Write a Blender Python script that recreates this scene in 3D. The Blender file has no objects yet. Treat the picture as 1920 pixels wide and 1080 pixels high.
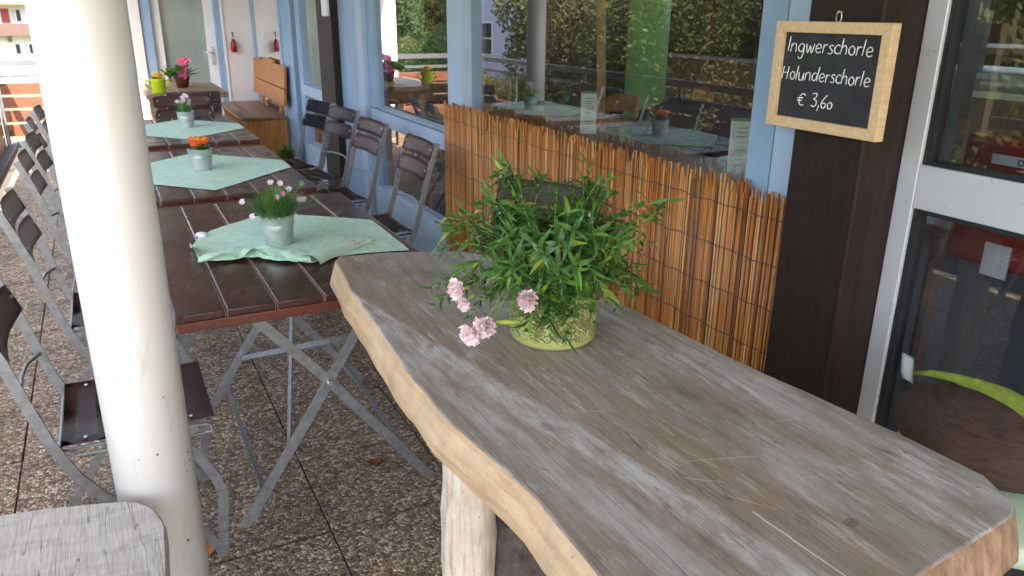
import bpy, bmesh, math, random
from mathutils import Vector, Matrix, noise
random.seed(7)
R = math.radians
sc = bpy.context.scene
COL = sc.collection

# ------------------------------------------------------------------ camera, sky, sun, exposure
cam_d = bpy.data.cameras.new('camera'); cam = bpy.data.objects.new('camera', cam_d); COL.objects.link(cam)
cr, cu, cf = Vector((.8908, -.4543, .0087)), Vector((.1444, .3014, .9425)), Vector((.4282, .8397, -.3338))
cr.normalize(); cf = (cf - cr * cf.dot(cr)).normalized(); cu = cr.cross(cf)
cam.matrix_world = Matrix(((cr.x, cu.x, -cf.x, 0), (cr.y, cu.y, -cf.y, 0), (cr.z, cu.z, -cf.z, 1.48), (0, 0, 0, 1)))
cam_d.sensor_width = 36; cam_d.lens = 1465 / 1920 * 36
cam_d.clip_start = .02; cam_d.clip_end = 600
cam_d.dof.use_dof = True; cam_d.dof.focus_distance = 1.7; cam_d.dof.aperture_fstop = 11
sc.camera = cam
SUN_EL, SUN_AZ = R(58), R(205)          # azimuth: degrees clockwise from +Y of where the sun stands
w = bpy.data.worlds.new('World'); sc.world = w; w.use_nodes = True
nt = w.node_tree; nt.nodes.clear()
sky = nt.nodes.new('ShaderNodeTexSky'); sky.sky_type = 'NISHITA'; sky.sun_disc = False
sky.sun_elevation = SUN_EL; sky.sun_rotation = SUN_AZ; sky.air_density = 1; sky.dust_density = 3; sky.ozone_density = 1
bg = nt.nodes.new('ShaderNodeBackground'); bg.inputs[1].default_value = .15
wo = nt.nodes.new('ShaderNodeOutputWorld'); cl_ = nt.nodes.new('ShaderNodeMix'); cl_.data_type = 'RGBA'; cl_.blend_type = 'MULTIPLY'; cl_.inputs[0].default_value = 1; cl_.inputs[7].default_value = (1.05, .975, .91, 1)   # thin bright cloud: whiter sky all over
nt.links.new(sky.outputs[0], cl_.inputs[6]); nt.links.new(cl_.outputs[2], bg.inputs[0]); nt.links.new(bg.outputs[0], wo.inputs[0])
sd = bpy.data.lights.new('sun', 'SUN'); sd.energy = 4; sd.angle = R(.5); sd.color = (1, .94, .85)
sun = bpy.data.objects.new('sun', sd); COL.objects.link(sun)
sdir = Vector((math.sin(SUN_AZ) * math.cos(SUN_EL), math.cos(SUN_AZ) * math.cos(SUN_EL), math.sin(SUN_EL)))
sun.rotation_euler = sdir.to_track_quat('Z', 'Y').to_euler()
vs = sc.view_settings
vs.view_transform = 'Standard'; vs.look = 'None'; vs.gamma = 1; vs.use_curve_mapping = False
vs.exposure = 2.85

# ------------------------------------------------------------------ materials
def srgb(h):
    h = h.lstrip('#'); v = [int(h[i:i + 2], 16) / 255 for i in (0, 2, 4)]
    return tuple([(x / 12.92 if x < .04045 else ((x + .055) / 1.055) ** 2.4) for x in v] + [1])
class N:
    """little node-tree writer"""
    def __init__(s, name, rough=.6, metal=0, spec=.5):
        s.m = bpy.data.materials.new(name); s.m.use_nodes = True; s.t = s.m.node_tree
        s.b = s.t.nodes['Principled BSDF']
        s.b.inputs['Roughness'].default_value = rough; s.b.inputs['Metallic'].default_value = metal
        s.b.inputs['Specular IOR Level'].default_value = spec
    def n(s, ty, **k):
        x = s.t.nodes.new(ty)
        for a, v in k.items(): setattr(x, a, v)
        return x
    def l(s, a, b): s.t.links.new(a, b)
    def pos(s, scale=(1, 1, 1), rot=(0, 0, 0), obj=False):
        if obj: src = s.n('ShaderNodeTexCoord').outputs['Object']
        else: src = s.n('ShaderNodeNewGeometry').outputs['Position']
        mp = s.n('ShaderNodeMapping'); mp.inputs['Scale'].default_value = scale; mp.inputs['Rotation'].default_value = rot
        s.l(src, mp.inputs[0]); return mp.outputs[0]
    def noise(s, vec, scale, detail=4, rough=.55, dist=0):
        x = s.n('ShaderNodeTexNoise'); x.inputs['Scale'].default_value = scale; x.inputs['Detail'].default_value = detail
        x.inputs['Roughness'].default_value = rough; x.inputs['Distortion'].default_value = dist
        s.l(vec, x.inputs['Vector']); return x.outputs['Fac']
    def ramp(s, fac, stops, interp='LINEAR'):
        x = s.n('ShaderNodeValToRGB'); x.color_ramp.interpolation = interp; e = x.color_ramp.elements
        while len(e) < len(stops): e.new(.5)
        for i, (p, c) in enumerate(stops):
            e[i].position = p; e[i].color = c if len(c) == 4 else tuple(c) + (1,)
        s.l(fac, x.inputs[0]); return x.outputs[0]
    def mix(s, fac, a, b, mode='MIX'):
        x = s.n('ShaderNodeMix', data_type='RGBA', blend_type=mode)
        for sock, v in ((0, fac), (6, a), (7, b)):
            if isinstance(v, (int, float, tuple)): x.inputs[sock].default_value = v
            else: s.l(v, x.inputs[sock])
        return x.outputs[2]
    def math(s, op, a, b=0, clamp=False):
        x = s.n('ShaderNodeMath', operation=op, use_clamp=clamp)
        for i, v in enumerate((a, b)):
            if isinstance(v, (int, float)): x.inputs[i].default_value = v
            else: s.l(v, x.inputs[i])
        return x.outputs[0]
    def col(s, c):
        if isinstance(c, tuple): s.b.inputs['Base Color'].default_value = c
        else: s.l(c, s.b.inputs['Base Color'])
    def bump(s, h, strength=.3, dist=.002):
        x = s.n('ShaderNodeBump'); x.inputs['Strength'].default_value = strength; x.inputs['Distance'].default_value = dist
        s.l(h, x.inputs['Height']); s.l(x.outputs[0], s.b.inputs['Normal'])
    def rough(s, v): s.l(v, s.b.inputs['Roughness'])
    def island(s): return s.n('ShaderNodeNewGeometry').outputs['Random Per Island']
    def rnd(s): return s.n('ShaderNodeObjectInfo').outputs['Random']
def g(v): return (v, v, v, 1)

def plain(name, c, rough=.6, metal=0, var=.12, scale=6, bump=0, bscale=150, spec=.5):
    k = N(name, rough, metal, spec); p = k.pos()
    f = k.noise(p, scale, 5)
    lo = tuple(x * (1 - var) for x in c[:3]) + (1,); hi = tuple(min(1, x * (1 + var)) for x in c[:3]) + (1,)
    k.col(k.ramp(f, [(.3, lo), (.7, hi)]))
    if bump: k.bump(k.noise(p, bscale, 3), bump, .003)
    k.rough(k.ramp(k.noise(p, scale * 4, 3), [(.3, g(max(0, rough - .08))), (.7, g(min(1, rough + .1)))]))
    return k.m
M = {}
# exposed pebble paving
def m_pebble(name, tint=1.0):
    k = N(name, .75); p = k.pos()
    nz = k.n('ShaderNodeTexNoise'); nz.inputs['Scale'].default_value = 60; nz.inputs['Detail'].default_value = 2; k.l(p, nz.inputs['Vector'])
    off = k.n('ShaderNodeVectorMath', operation='MULTIPLY_ADD'); off.inputs[1].default_value = (.008, .008, .008)
    k.l(nz.outputs['Color'], off.inputs[0]); k.l(p, off.inputs[2])
    v = k.n('ShaderNodeTexVoronoi'); v.inputs['Scale'].default_value = 105; k.l(off.outputs[0], v.inputs['Vector'])
    v2 = k.n('ShaderNodeTexVoronoi', feature='DISTANCE_TO_EDGE'); v2.inputs['Scale'].default_value = 105; k.l(off.outputs[0], v2.inputs['Vector'])
    sep = k.n('ShaderNodeSeparateColor'); k.l(v.outputs['Color'], sep.inputs[0])
    peb = k.ramp(sep.outputs[0], [(0, (.10 * tint, .078 * tint, .06 * tint)), (.3, (.24 * tint, .195 * tint, .15 * tint)), (.6, (.38 * tint, .325 * tint, .26 * tint)),
                                  (.8, (.52 * tint, .46 * tint, .38 * tint)), (.93, (.74 * tint, .69 * tint, .61 * tint))])
    edge = k.ramp(v2.outputs['Distance'], [(.02, g(0)), (.10, g(1))])
    c = k.mix(edge, (.11 * tint, .09 * tint, .07 * tint, 1), peb)
    big = k.ramp(k.noise(p, 2.3, 5), [(.3, g(.72)), (.7, g(1.16))])
    c = k.mix(1.0, c, big, 'MULTIPLY')
    stain = k.ramp(k.noise(p, 5.5, 6, .7), [(.48, g(1)), (.74, g(.55))])
    c = k.mix(1.0, c, stain, 'MULTIPLY')
    c = k.mix(1.0, c, (1.08, .99, .87, 1), 'MULTIPLY')
    k.col(c)
    h = k.ramp(v2.outputs['Distance'], [(0, g(0)), (.22, g(.8)), (.5, g(1))])
    k.bump(h, .9, .004)
    k.rough(k.ramp(sep.outputs[1], [(0, g(.45)), (1, g(.85))]))
    return k.m
M['pebble'] = m_pebble('pebble_paving')
M['joint'] = plain('joint_sand', (.075, .06, .046, 1), .95, var=.3, scale=40, bump=.4)
# weathered slab top: grain runs along Y
def m_slab():
    k = N('weathered_board_top', .72, 0, .35)
    rz = R(-3)
    p = k.pos((1, 1, 1), (0, 0, rz))
    warp = k.n('ShaderNodeTexNoise'); warp.inputs['Scale'].default_value = 2.6; warp.inputs['Detail'].default_value = 3; k.l(p, warp.inputs['Vector'])
    def along(f, amt):
        wv = k.n('ShaderNodeVectorMath', operation='MULTIPLY_ADD'); wv.inputs[1].default_value = (amt, 0, 0)
        k.l(warp.outputs['Color'], wv.inputs[0]); k.l(k.pos((1, f, 1), (0, 0, rz)), wv.inputs[2]); return wv.outputs[0]
    vg, vm, vb = along(.03, .04), along(.16, .03), along(.42, .0)
    grain = k.noise(vg, 300, 5, .7); fine = k.noise(vg, 900, 3, .6)
    base = k.ramp(k.noise(vb, 7, 7, .68, .4), [(.30, (.18, .15, .122)), (.45, (.27, .235, .198)), (.58, (.345, .315, .28)), (.72, (.43, .41, .385))])
    c = base
    sx = k.n('ShaderNodeSeparateXYZ'); k.l(p, sx.inputs[0])
    edge_n = k.math('MULTIPLY', k.math('SUBTRACT', k.noise(vm, 12, 5, .7), .5), .06)
    def band(x0, wd, gain, slope=0.0):
        x = k.math('ADD', k.math('ADD', sx.outputs[0], edge_n), k.math('MULTIPLY', sx.outputs[1], slope))
        d = k.math('ABSOLUTE', k.math('SUBTRACT', x, x0))
        f = k.n('ShaderNodeMapRange', interpolation_type='SMOOTHSTEP'); f.inputs[1].default_value = wd; f.inputs[2].default_value = wd * .55
        f.inputs[3].default_value = 0; f.inputs[4].default_value = gain; k.l(d, f.inputs[0]); return f.outputs[0]
    mott = k.ramp(k.noise(vb, 26, 6, .72), [(.38, g(.15)), (.58, g(1))])
    # brown worn heartwood, bleached sapwood streaks
    c = k.mix(k.math('MULTIPLY', band(.79, .115, .75, .12), k.ramp(k.noise(vb, 4.5, 4), [(.36, g(.2)), (.6, g(1))])), c, (.27, .205, .148, 1))
    c = k.mix(k.math('MULTIPLY', band(.53, .07, .6, .10), k.ramp(k.noise(vb, 6.5, 4), [(.42, g(0)), (.62, g(1))])), c, (.22, .172, .132, 1))
    c = k.mix(k.math('MULTIPLY', band(.735, .035, .8, .135), mott), c, (.53, .53, .52, 1))
    c = k.mix(k.math('MULTIPLY', band(1.07, .05, .6, .09), mott), c, (.45, .445, .45, 1))
    c = k.mix(k.math('MULTIPLY', band(.62, .03, .55, .09), mott), c, (.46, .445, .42, 1))
    gr = k.ramp(grain, [(.28, g(.62)), (.46, g(.96)), (.66, g(1.14))])
    c = k.mix(1.0, c, gr, 'MULTIPLY')
    # pale fibre scuffs and dark dirt pits
    scuff = k.math('MULTIPLY', k.ramp(k.noise(vm, 46, 7, .8), [(.53, g(0)), (.62, g(1))]), k.ramp(k.noise(vb, 8, 4), [(.42, g(0)), (.6, g(1))]))
    c = k.mix(k.math('MULTIPLY', scuff, .62), c, (.60, .575, .54, 1))
    dirt = k.math('MULTIPLY', k.ramp(k.noise(vm, 60, 6, .75), [(.58, g(0)), (.67, g(1))]), k.ramp(k.noise(vb, 5, 4), [(.45, g(0)), (.62, g(1))]))
    c = k.mix(k.math('MULTIPLY', dirt, .6), c, (.105, .088, .07, 1))
    # growth-ring arches
    ring = k.n('ShaderNodeTexWave', wave_type='RINGS', rings_direction='Z'); ring.inputs['Scale'].default_value = 9; ring.inputs['Distortion'].default_value = 5; ring.inputs['Detail'].default_value = 3; ring.inputs['Detail Scale'].default_value = 1.2
    rv = k.n('ShaderNodeVectorMath', operation='SUBTRACT'); rv.inputs[1].default_value = (.80, .10, 0); k.l(k.pos((1, .14, 0), (0, 0, rz)), rv.inputs[0]); k.l(rv.outputs[0], ring.inputs['Vector'])
    c = k.mix(.38, c, k.ramp(ring.outputs['Fac'], [(.0, g(.66)), (.22, g(1)), (1, g(1.06))]), 'MULTIPLY')
    # drying checks
    for o, f_, sc2 in ((0, .11, 5.2), (4.7, .16, 7.5)):
        nz = k.n('ShaderNodeTexNoise', noise_dimensions='2D'); nz.inputs['Scale'].default_value = sc2; nz.inputs['Detail'].default_value = 2
        ad = k.n('ShaderNodeVectorMath', operation='ADD'); ad.inputs[1].default_value = (o, o, 0); k.l(k.pos((2.2, f_, 0), (0, 0, rz)), ad.inputs[0]); k.l(ad.outputs[0], nz.inputs['Vector'])
        ln = k.ramp(k.math('ABSOLUTE', k.math('SUBTRACT', nz.outputs['Fac'], .5)), [(.0012, g(1)), (.004, g(0))])
        c = k.mix(k.math('MULTIPLY', k.math('MULTIPLY', ln, .75), k.ramp(k.noise(p, 6, 2), [(.5, g(0)), (.56, g(1))])), c, (.075, .06, .048, 1))
    # individual knife scratches and knots, at their places on the board
    psx = k.n('ShaderNodeSeparateXYZ'); k.l(k.n('ShaderNodeNewGeometry').outputs['Position'], psx.inputs[0])
    jig = k.math('MULTIPLY', k.math('SUBTRACT', k.noise(p, 55, 3), .5), .004)
    def line(x0, y0, x1, y1, wd, col, gain):
        nonlocal c
        L_ = math.hypot(x1 - x0, y1 - y0); ux, uy = (x1 - x0) / L_, (y1 - y0) / L_
        dx, dy = k.math('SUBTRACT', psx.outputs[0], x0), k.math('SUBTRACT', psx.outputs[1], y0)
        al = k.math('ADD', k.math('MULTIPLY', dx, ux), k.math('MULTIPLY', dy, uy)); ac = k.math('ADD', k.math('SUBTRACT', k.math('MULTIPLY', dx, uy), k.math('MULTIPLY', dy, ux)), jig)
        m = k.math('MULTIPLY', k.math('LESS_THAN', k.math('ABSOLUTE', ac), wd), k.math('LESS_THAN', k.math('ABSOLUTE', k.math('SUBTRACT', al, L_ / 2)), L_ / 2))
        c = k.mix(k.math('MULTIPLY', m, gain), c, col)
    PALE = (.72, .64, .53, 1)
    line(.685, .632, .695, .46, .0011, PALE, .95)
    for a in ((.684, .769, .735, .752), (.735, .752, .79, .733), (.681, .674, .717, .622), (.70, .80, .715, .735), (.73, .86, .742, .80), (.655, .735, .70, .70), (.60, .98, .66, .95), (.72, 1.02, .735, .93), (.80, .66, .84, .655), (.56, 1.3, .60, 1.22), (.88, .80, .93, .79), (.66, .83, .668, .76)):
        line(*a, .0006, PALE, .55)
    def knot(x0, y0, rx, ry, gain):
        nonlocal c
        dx = k.math('DIVIDE', k.math('SUBTRACT', psx.outputs[0], x0), rx); dy = k.math('DIVIDE', k.math('SUBTRACT', psx.outputs[1], y0), ry)
        d = k.math('ADD', k.math('SQRT', k.math('ADD', k.math('MULTIPLY', dx, dx), k.math('MULTIPLY', dy, dy))), k.math('MULTIPLY', k.math('SUBTRACT', k.noise(p, 60, 3), .5), .8))
        c = k.mix(k.math('MULTIPLY', k.ramp(d, [(.25, g(.75)), (.42, g(.4)), (.52, g(.85)), (.7, g(.25)), (1, g(0))]), gain), c, (.13, .095, .068, 1))
    knot(.784, .557, .016, .011, .9); knot(.551, .947, .013, .02, .7); knot(.50, 1.32, .01, .016, .6); knot(.93, 1.02, .009, .014, .5)
    k.col(c)
    k.bump(k.math('ADD', k.math('ADD', grain, k.math('MULTIPLY', fine, .5)), k.math('MULTIPLY', dirt, -.6)), .7, .002)
    k.rough(k.ramp(k.noise(vb, 9, 5), [(.3, g(.52)), (.7, g(.86))]))
    return k.m
M['slab_top'] = m_slab()
def m_edgewood(name, c0, c1, c2, axis=(6, 1, 10), sc_=7):
    k = N(name, .7); pm = k.pos(axis); p = k.pos()
    f = k.noise(pm, sc_, 7, .65, .4)
    c = k.ramp(f, [(.3, c0), (.5, c1), (.7, c2)])
    blot = k.ramp(k.noise(p, 11, 6, .7), [(.32, g(.8)), (.6, g(1.05))])
    c = k.mix(1.0, c, blot, 'MULTIPLY')
    sp = k.ramp(k.noise(p, 130, 2), [(.68, g(1)), (.76, g(.35))])
    k.col(k.mix(.8, c, sp, 'MULTIPLY')); k.bump(k.noise(pm, sc_ * 6, 5), .5, .003)
    return k.m
M['slab_edge'] = m_edgewood('slab_cut_edge', (.40, .255, .135), (.53, .365, .215), (.60, .45, .30), (5, 1.0, 16), 4)
M['log'] = m_edgewood('stripped_log', (.36, .25, .15), (.62, .53, .42), (.72, .66, .56), (9, 9, .8), 6)
M['bark'] = m_edgewood('dark_bark', (.03, .023, .02), (.09, .07, .062), (.17, .135, .12), (9, 9, 5), 4)
# grey weathered bench with cracks across
def m_bench():
    k = N('silver_weathered_wood', .8)
    rz = R(10)
    pg = k.pos((1, .05, 1), (0, 0, rz)); p = k.pos((1, 1, 1), (0, 0, rz))
    gr = k.noise(pg, 260, 6, .7)
    c = k.ramp(gr, [(.3, (.25, .24, .22)), (.5, (.40, .385, .36)), (.7, (.50, .485, .46))])
    ring = k.ramp(k.noise(k.pos((1.2, 4, 1), (0, 0, R(-22))), 4, 3, .5, .5), [(.42, g(1)), (.52, g(.76)), (.57, g(1.02))])
    c = k.mix(.55, c, ring, 'MULTIPLY')
    cr_ = k.n('ShaderNodeTexNoise', noise_dimensions='2D'); cr_.inputs['Scale'].default_value = 5; cr_.inputs['Detail'].default_value = 2; k.l(k.pos((6, .35, 0), (0, 0, rz)), cr_.inputs['Vector'])
    ck = k.ramp(k.math('ABSOLUTE', k.math('SUBTRACT', cr_.outputs['Fac'], .5)), [(.003, g(1)), (.009, g(0))])
    ck = k.math('MULTIPLY', ck, k.ramp(k.noise(p, 9, 2), [(.42, g(0)), (.5, g(1))]))
    k.col(k.mix(k.math('MULTIPLY', ck, .8), c, (.1, .09, .08, 1)))
    k.bump(k.math('SUBTRACT', gr, k.math('MULTIPLY', ck, 1.5)), .5, .002)
    return k.m
M['bench_grey'] = m_bench()
def m_lacquer(name, c, rough=.28, axis=(14, 1.2, 14), worn=.0):
    k = N(name, rough); pm = k.pos(axis); p = k.pos()
    f = k.noise(pm, 5, 6, .65)
    lo = tuple(x * .62 for x in c) + (1,); hi = tuple(x * 1.3 for x in c) + (1,)
    cc = k.ramp(f, [(.3, lo), (.7, hi)])
    cc = k.mix(k.math('MULTIPLY', k.rnd(), .22), cc, (c[0] * 1.9, c[1] * 2.0, c[2] * 2.2, 1))
    k.col(cc); k.bump(f, .12, .001)
    k.rough(k.ramp(k.noise(p, 9, 5), [(.3, g(rough - .06)), (.7, g(rough + .16))]))
    return k.m
M['lacq'] = m_lacquer('dark_brown_lacquer', (.058, .024, .021), .19)
M['lacq_x'] = m_lacquer('brown_lacquer_slats', (.08, .042, .038), .34, (1.2, 14, 14))
M['slat_mid'] = m_lacquer('glare_brown_slats', (.16, .10, .095), .36, (1.2, 14, 14))  # glare on the chair backs is mixed into this lighter brown
M['redlip'] = m_lacquer('red_brown_lacquer_edge', (.13, .034, .02), .35)
M['worn'] = plain('worn_pale_rim', (.36, .25, .2, 1), .6, var=.3, scale=60)
M['slat_grey'] = m_lacquer('sky_glare_slats', (.31, .265, .25), .4, (1.2, 14, 14))  # sky gloss on brown slats, put into the base colour as grey
M['zinc'] = plain('galvanised_steel', (.30, .32, .335, 1), .40, .55, .2, 45, .2, 90)
M['bucket'] = plain('zinc_bucket', (.47, .53, .52, 1), .4, .5, .22, 22, .15, 40)
M['bolt'] = plain('bolt_steel', (.62, .62, .62, 1), .3, .8)
# mint damask cloth
def m_cloth():
    k = N('mint_damask', .85); p = k.pos()
    f = k.noise(p, 32, 6, .68, 1.2)
    c = k.ramp(f, [(.38, (.37, .60, .44)), (.5, (.44, .67, .51)), (.6, (.52, .74, .585))])
    k.col(c); k.bump(k.noise(p, 900, 2), .18, .0008)
    k.b.inputs['Sheen Weight'].default_value = .15
    return k.m
M['cloth'] = m_cloth()
M['cloth_under'] = plain('mint_cloth_reverse', (.55, .72, .60, 1), .85, var=.1, scale=30)
M['white'] = plain('white_plastic', (.78, .79, .80, 1), .4, var=.04)
def m_column():
    k = N('white_column_paint', .38); p = k.pos(); pv = k.pos((1, 1, .25))
    c = k.ramp(k.noise(pv, 5, 5), [(.3, (.72, .72, .70)), (.7, (.84, .84, .83))])
    d = k.ramp(k.noise(pv, 24, 5, .7), [(.56, g(0)), (.72, g(.4))])
    c = k.mix(d, c, (.5, .44, .36, 1))
    v = k.n('ShaderNodeTexVoronoi'); v.inputs['Scale'].default_value = 34; k.l(p, v.inputs['Vector'])
    sep = k.n('ShaderNodeSeparateColor'); k.l(v.outputs['Color'], sep.inputs[0])
    thr = k.math('MULTIPLY', k.ramp(sep.outputs[0], [(.2, g(.2)), (1, g(1))]), .125)
    sp = k.math('LESS_THAN', v.outputs['Distance'], thr)
    sx = k.n('ShaderNodeSeparateXYZ'); k.l(p, sx.inputs[0])
    low = k.n('ShaderNodeMapRange'); low.inputs[1].default_value = .85; low.inputs[2].default_value = .6; k.l(sx.outputs[2], low.inputs[0])
    sp = k.math('MULTIPLY', sp, k.math('ADD', k.math('MULTIPLY', low.outputs[0], .95), k.ramp(k.noise(p, 6, 2), [(.56, g(0)), (.66, g(.8))]), True))
    k.col(k.mix(sp, c, (.05, .038, .03, 1))); k.bump(k.noise(pv, 14, 4), .12, .002)
    return k.m
M['column'] = m_column()
M['render'] = plain('rough_white_render', (.70, .68, .66, 1), .9, var=.06, scale=4, bump=.8, bscale=55)
M['blue'] = plain('sky_blue_paint', (.245, .37, .52, 1), .45, var=.08, scale=5, bump=.06, bscale=80)
M['blue_lt'] = plain('pale_blue_paint', (.37, .48, .62, 1), .45, var=.06, scale=5, bump=.06, bscale=80)
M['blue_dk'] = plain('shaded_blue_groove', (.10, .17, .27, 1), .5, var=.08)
def m_post():
    k = N('dark_brown_timber', .55, 0, .25); pm = k.pos((16, 16, .9)); p = k.pos()
    c = k.ramp(k.noise(pm, 5, 7, .7), [(.3, (.012, .0075, .0055)), (.55, (.023, .0145, .0105)), (.75, (.036, .023, .017))])
    nick = k.ramp(k.noise(k.pos((1, 1, .5)), 34, 5, .7), [(.71, g(0)), (.76, g(.8))])
    k.col(k.mix(nick, c, (.16, .075, .03, 1))); k.bump(k.noise(pm, 14, 5), .35, .002); return k.m
M['post'] = m_post()
def m_reed():
    k = N('reed_cane', .55); pm = k.pos((30, 30, 1.3)); i = k.island()
    c = k.ramp(i, [(0, (.15, .05, .012)), (.2, (.34, .115, .022)), (.55, (.50, .19, .04)), (.8, (.58, .265, .07)), (.93, (.64, .40, .17)), (1, (.20, .10, .045))])
    s = k.ramp(k.noise(pm, 4, 6, .7), [(.3, g(.55)), (.55, g(1)), (.75, g(1.25))])
    c = k.mix(1.0, c, s, 'MULTIPLY')
    nd = k.ramp(k.noise(k.pos((60, 60, 9)), 1.5, 2), [(.66, g(1)), (.72, g(.55))])
    k.col(k.mix(1.0, c, nd, 'MULTIPLY')); k.bump(k.noise(pm, 9, 4), .3, .001); return k.m
M['reed'] = m_reed()
M['wire'] = plain('binding_wire', (.10, .085, .10, 1), .5, .5)
M['pine'] = None
def m_pine():
    k = N('pale_pine', .55); pm = k.pos((3, 30, 30), obj=False)
    c = k.ramp(k.noise(pm, 3, 5), [(.3, (.56, .38, .2)), (.7, (.68, .50, .30))]); k.col(c); k.bump(k.noise(pm, 9, 3), .1, .001); return k.m
M['pine'] = m_pine()
def m_slate():
    k = N('chalkboard_slate', .6); p = k.pos()
    d = k.ramp(k.noise(p, 16, 8, .75), [(.42, g(0)), (.8, g(.16))]); sp = k.ramp(k.noise(p, 420, 2), [(.66, g(0)), (.74, g(.35))])
    zone = k.ramp(k.noise(p, 9, 3), [(.45, g(0)), (.62, g(1))])
    c = k.mix(d, (.012, .013, .017, 1), (.22, .23, .25, 1)); k.col(k.mix(k.math('MULTIPLY', sp, zone), c, (.5, .5, .5, 1))); return k.m
M['slate'] = m_slate()
M['chalk'] = plain('chalk', (.78, .78, .78, 1), .95, var=.25, scale=260)
M['alu'] = plain('silver_white_frame', (.56, .575, .60, 1), .32, .15, .05, 3)
M['gasket'] = plain('black_gasket', (.012, .013, .015, 1), .5)
def m_glass():
    k = N('window_glass'); t = k.t; t.nodes.remove(k.b)
    tr = k.n('ShaderNodeBsdfTransparent'); tr.inputs[0].default_value = (.93, .95, .94, 1)
    gl = k.n('ShaderNodeBsdfGlossy'); gl.inputs['Roughness'].default_value = .0; gl.inputs[0].default_value = (1, 1, 1, 1)
    fr = k.n('ShaderNodeFresnel'); fr.inputs[0].default_value = 1.5
    f = k.math('MULTIPLY', fr.outputs[0], 2.7, True)
    mx = k.n('ShaderNodeMixShader'); k.l(f, mx.inputs[0]); k.l(tr.outputs[0], mx.inputs[1]); k.l(gl.outputs[0], mx.inputs[2])
    df = k.n('ShaderNodeBsdfDiffuse'); df.inputs[0].default_value = (.6, .6, .58, 1); dm = k.n('ShaderNodeMixShader')
    k.l(k.ramp(k.noise(k.pos((1, 1, .6)), 3.5, 7, .7), [(.4, g(.004)), (.75, g(.035))]), dm.inputs[0]); k.l(mx.outputs[0], dm.inputs[1]); k.l(df.outputs[0], dm.inputs[2]); mx = dm
    k.l(mx.outputs[0], t.nodes['Material Output'].inputs[0]); return k.m
M['glass'] = m_glass()
M['frosted'] = plain('grey_green_door_glass', (.27, .33, .31, 1), .16, 0, .12, 3, spec=.7)
def m_leaf(name, stops, rough=.42, trans=.25, obj=True):
    k = N(name, rough)
    i = k.rnd() if obj else k.island()
    c = k.ramp(i, stops); p = k.pos()
    c = k.mix(1.0, c, k.ramp(k.noise(p, 40, 3), [(.3, g(.8)), (.7, g(1.15))]), 'MULTIPLY')
    k.col(c)
    tr = k.n('ShaderNodeBsdfTranslucent'); k.l(c, tr.inputs[0])
    mx = k.n('ShaderNodeMixShader'); mx.inputs[0].default_value = trans; out = k.t.nodes['Material Output']
    k.l(k.b.outputs[0], mx.inputs[1]); k.l(tr.outputs[0], mx.inputs[2]); k.l(mx.outputs[0], out.inputs[0]); return k.m
LS = [(0, (.034, .10, .026)), (.4, (.065, .175, .034)), (.78, (.11, .235, .042)), (.93, (.17, .29, .04)), (1, (.34, .37, .05))]
M['leaf'] = m_leaf('carnation_leaf', LS)
M['leaf_m'] = m_leaf('carnation_leaf_mass', LS, obj=False)
M['blade'] = m_leaf('grass_blade', [(0, (.055, .15, .035)), (.6, (.12, .28, .06)), (1, (.25, .42, .13))], obj=False)
M['primleaf'] = m_leaf('broad_leaf', [(0, (.07, .19, .03)), (.6, (.13, .29, .04)), (1, (.26, .42, .08))], obj=False)
M['tree1'] = m_leaf('olive_leaves', [(0, (.055, .075, .018)), (.5, (.10, .12, .028)), (1, (.16, .165, .04))], .8, .42, False)
M['tree2'] = m_leaf('russet_leaves', [(0, (.07, .066, .022)), (.5, (.125, .11, .032)), (1, (.18, .145, .05))], .8, .42, False)
M['tree3'] = m_leaf('deep_green_leaves', [(0, (.035, .07, .024)), (.5, (.06, .115, .035)), (1, (.11, .16, .05))], .8, .42, False)
M['stem'] = plain('green_stem', (.16, .27, .07, 1), .6, var=.3, scale=60)
M['dry'] = plain('dry_stem', (.30, .19, .10, 1), .8, var=.3, scale=60)
M['soil'] = plain('potting_soil', (.035, .024, .016, 1), .95, var=.5, scale=120, bump=.8, bscale=200)
def m_petal(name, a, b):
    k = N(name, .7); c = k.ramp(k.island(), [(0, a), (1, b)]); k.col(c)
    k.b.inputs['Subsurface Weight'].default_value = 0
    return k.m
M['petal_pale'] = m_petal('pale_pink_petal', (.86, .62, .67), (.93, .83, .84))
M['petal_pink'] = m_petal('pink_petal', (.72, .18, .42), (.80, .42, .62))
M['petal_lilac'] = m_petal('lilac_petal', (.55, .40, .50), (.72, .58, .64))
M['petal_orange'] = m_petal('orange_petal', (.62, .03, .008), (.82, .15, .012))
M['petal_yellow'] = m_petal('yellow_petal', (.85, .55, .02), (.9, .42, .02))
M['petal_red'] = m_petal('raspberry_petal', (.6, .03, .10), (.75, .15, .28))
def m_pot():
    k = N('green_crackle_glaze', .3); p = k.pos()
    sx = k.n('ShaderNodeSeparateXYZ'); k.l(p, sx.inputs[0])
    v = k.n('ShaderNodeTexVoronoi'); v.inputs['Scale'].default_value = 230; k.l(p, v.inputs['Vector'])
    nz = k.noise(p, 60, 4, .7)
    d = k.math('LESS_THAN', v.outputs['Distance'], k.math('MULTIPLY', nz, 1.15))
    zf = k.n('ShaderNodeMapRange'); zf.inputs[1].default_value = .872; zf.inputs[2].default_value = .885; k.l(sx.outputs[2], zf.inputs[0])
    f = k.math('MULTIPLY', d, k.math('MULTIPLY', zf.outputs[0], .85))
    k.col(k.mix(f, (.40, .43, .15, 1), (.10, .105, .04, 1))); k.bump(k.math('SUBTRACT', 1, f), .5, .001); return k.m
M['pot'] = m_pot()
M['limepot'] = plain('lime_glazed_pot', (.50, .62, .02, 1), .3, var=.06)
M['orangewood'] = None
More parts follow.
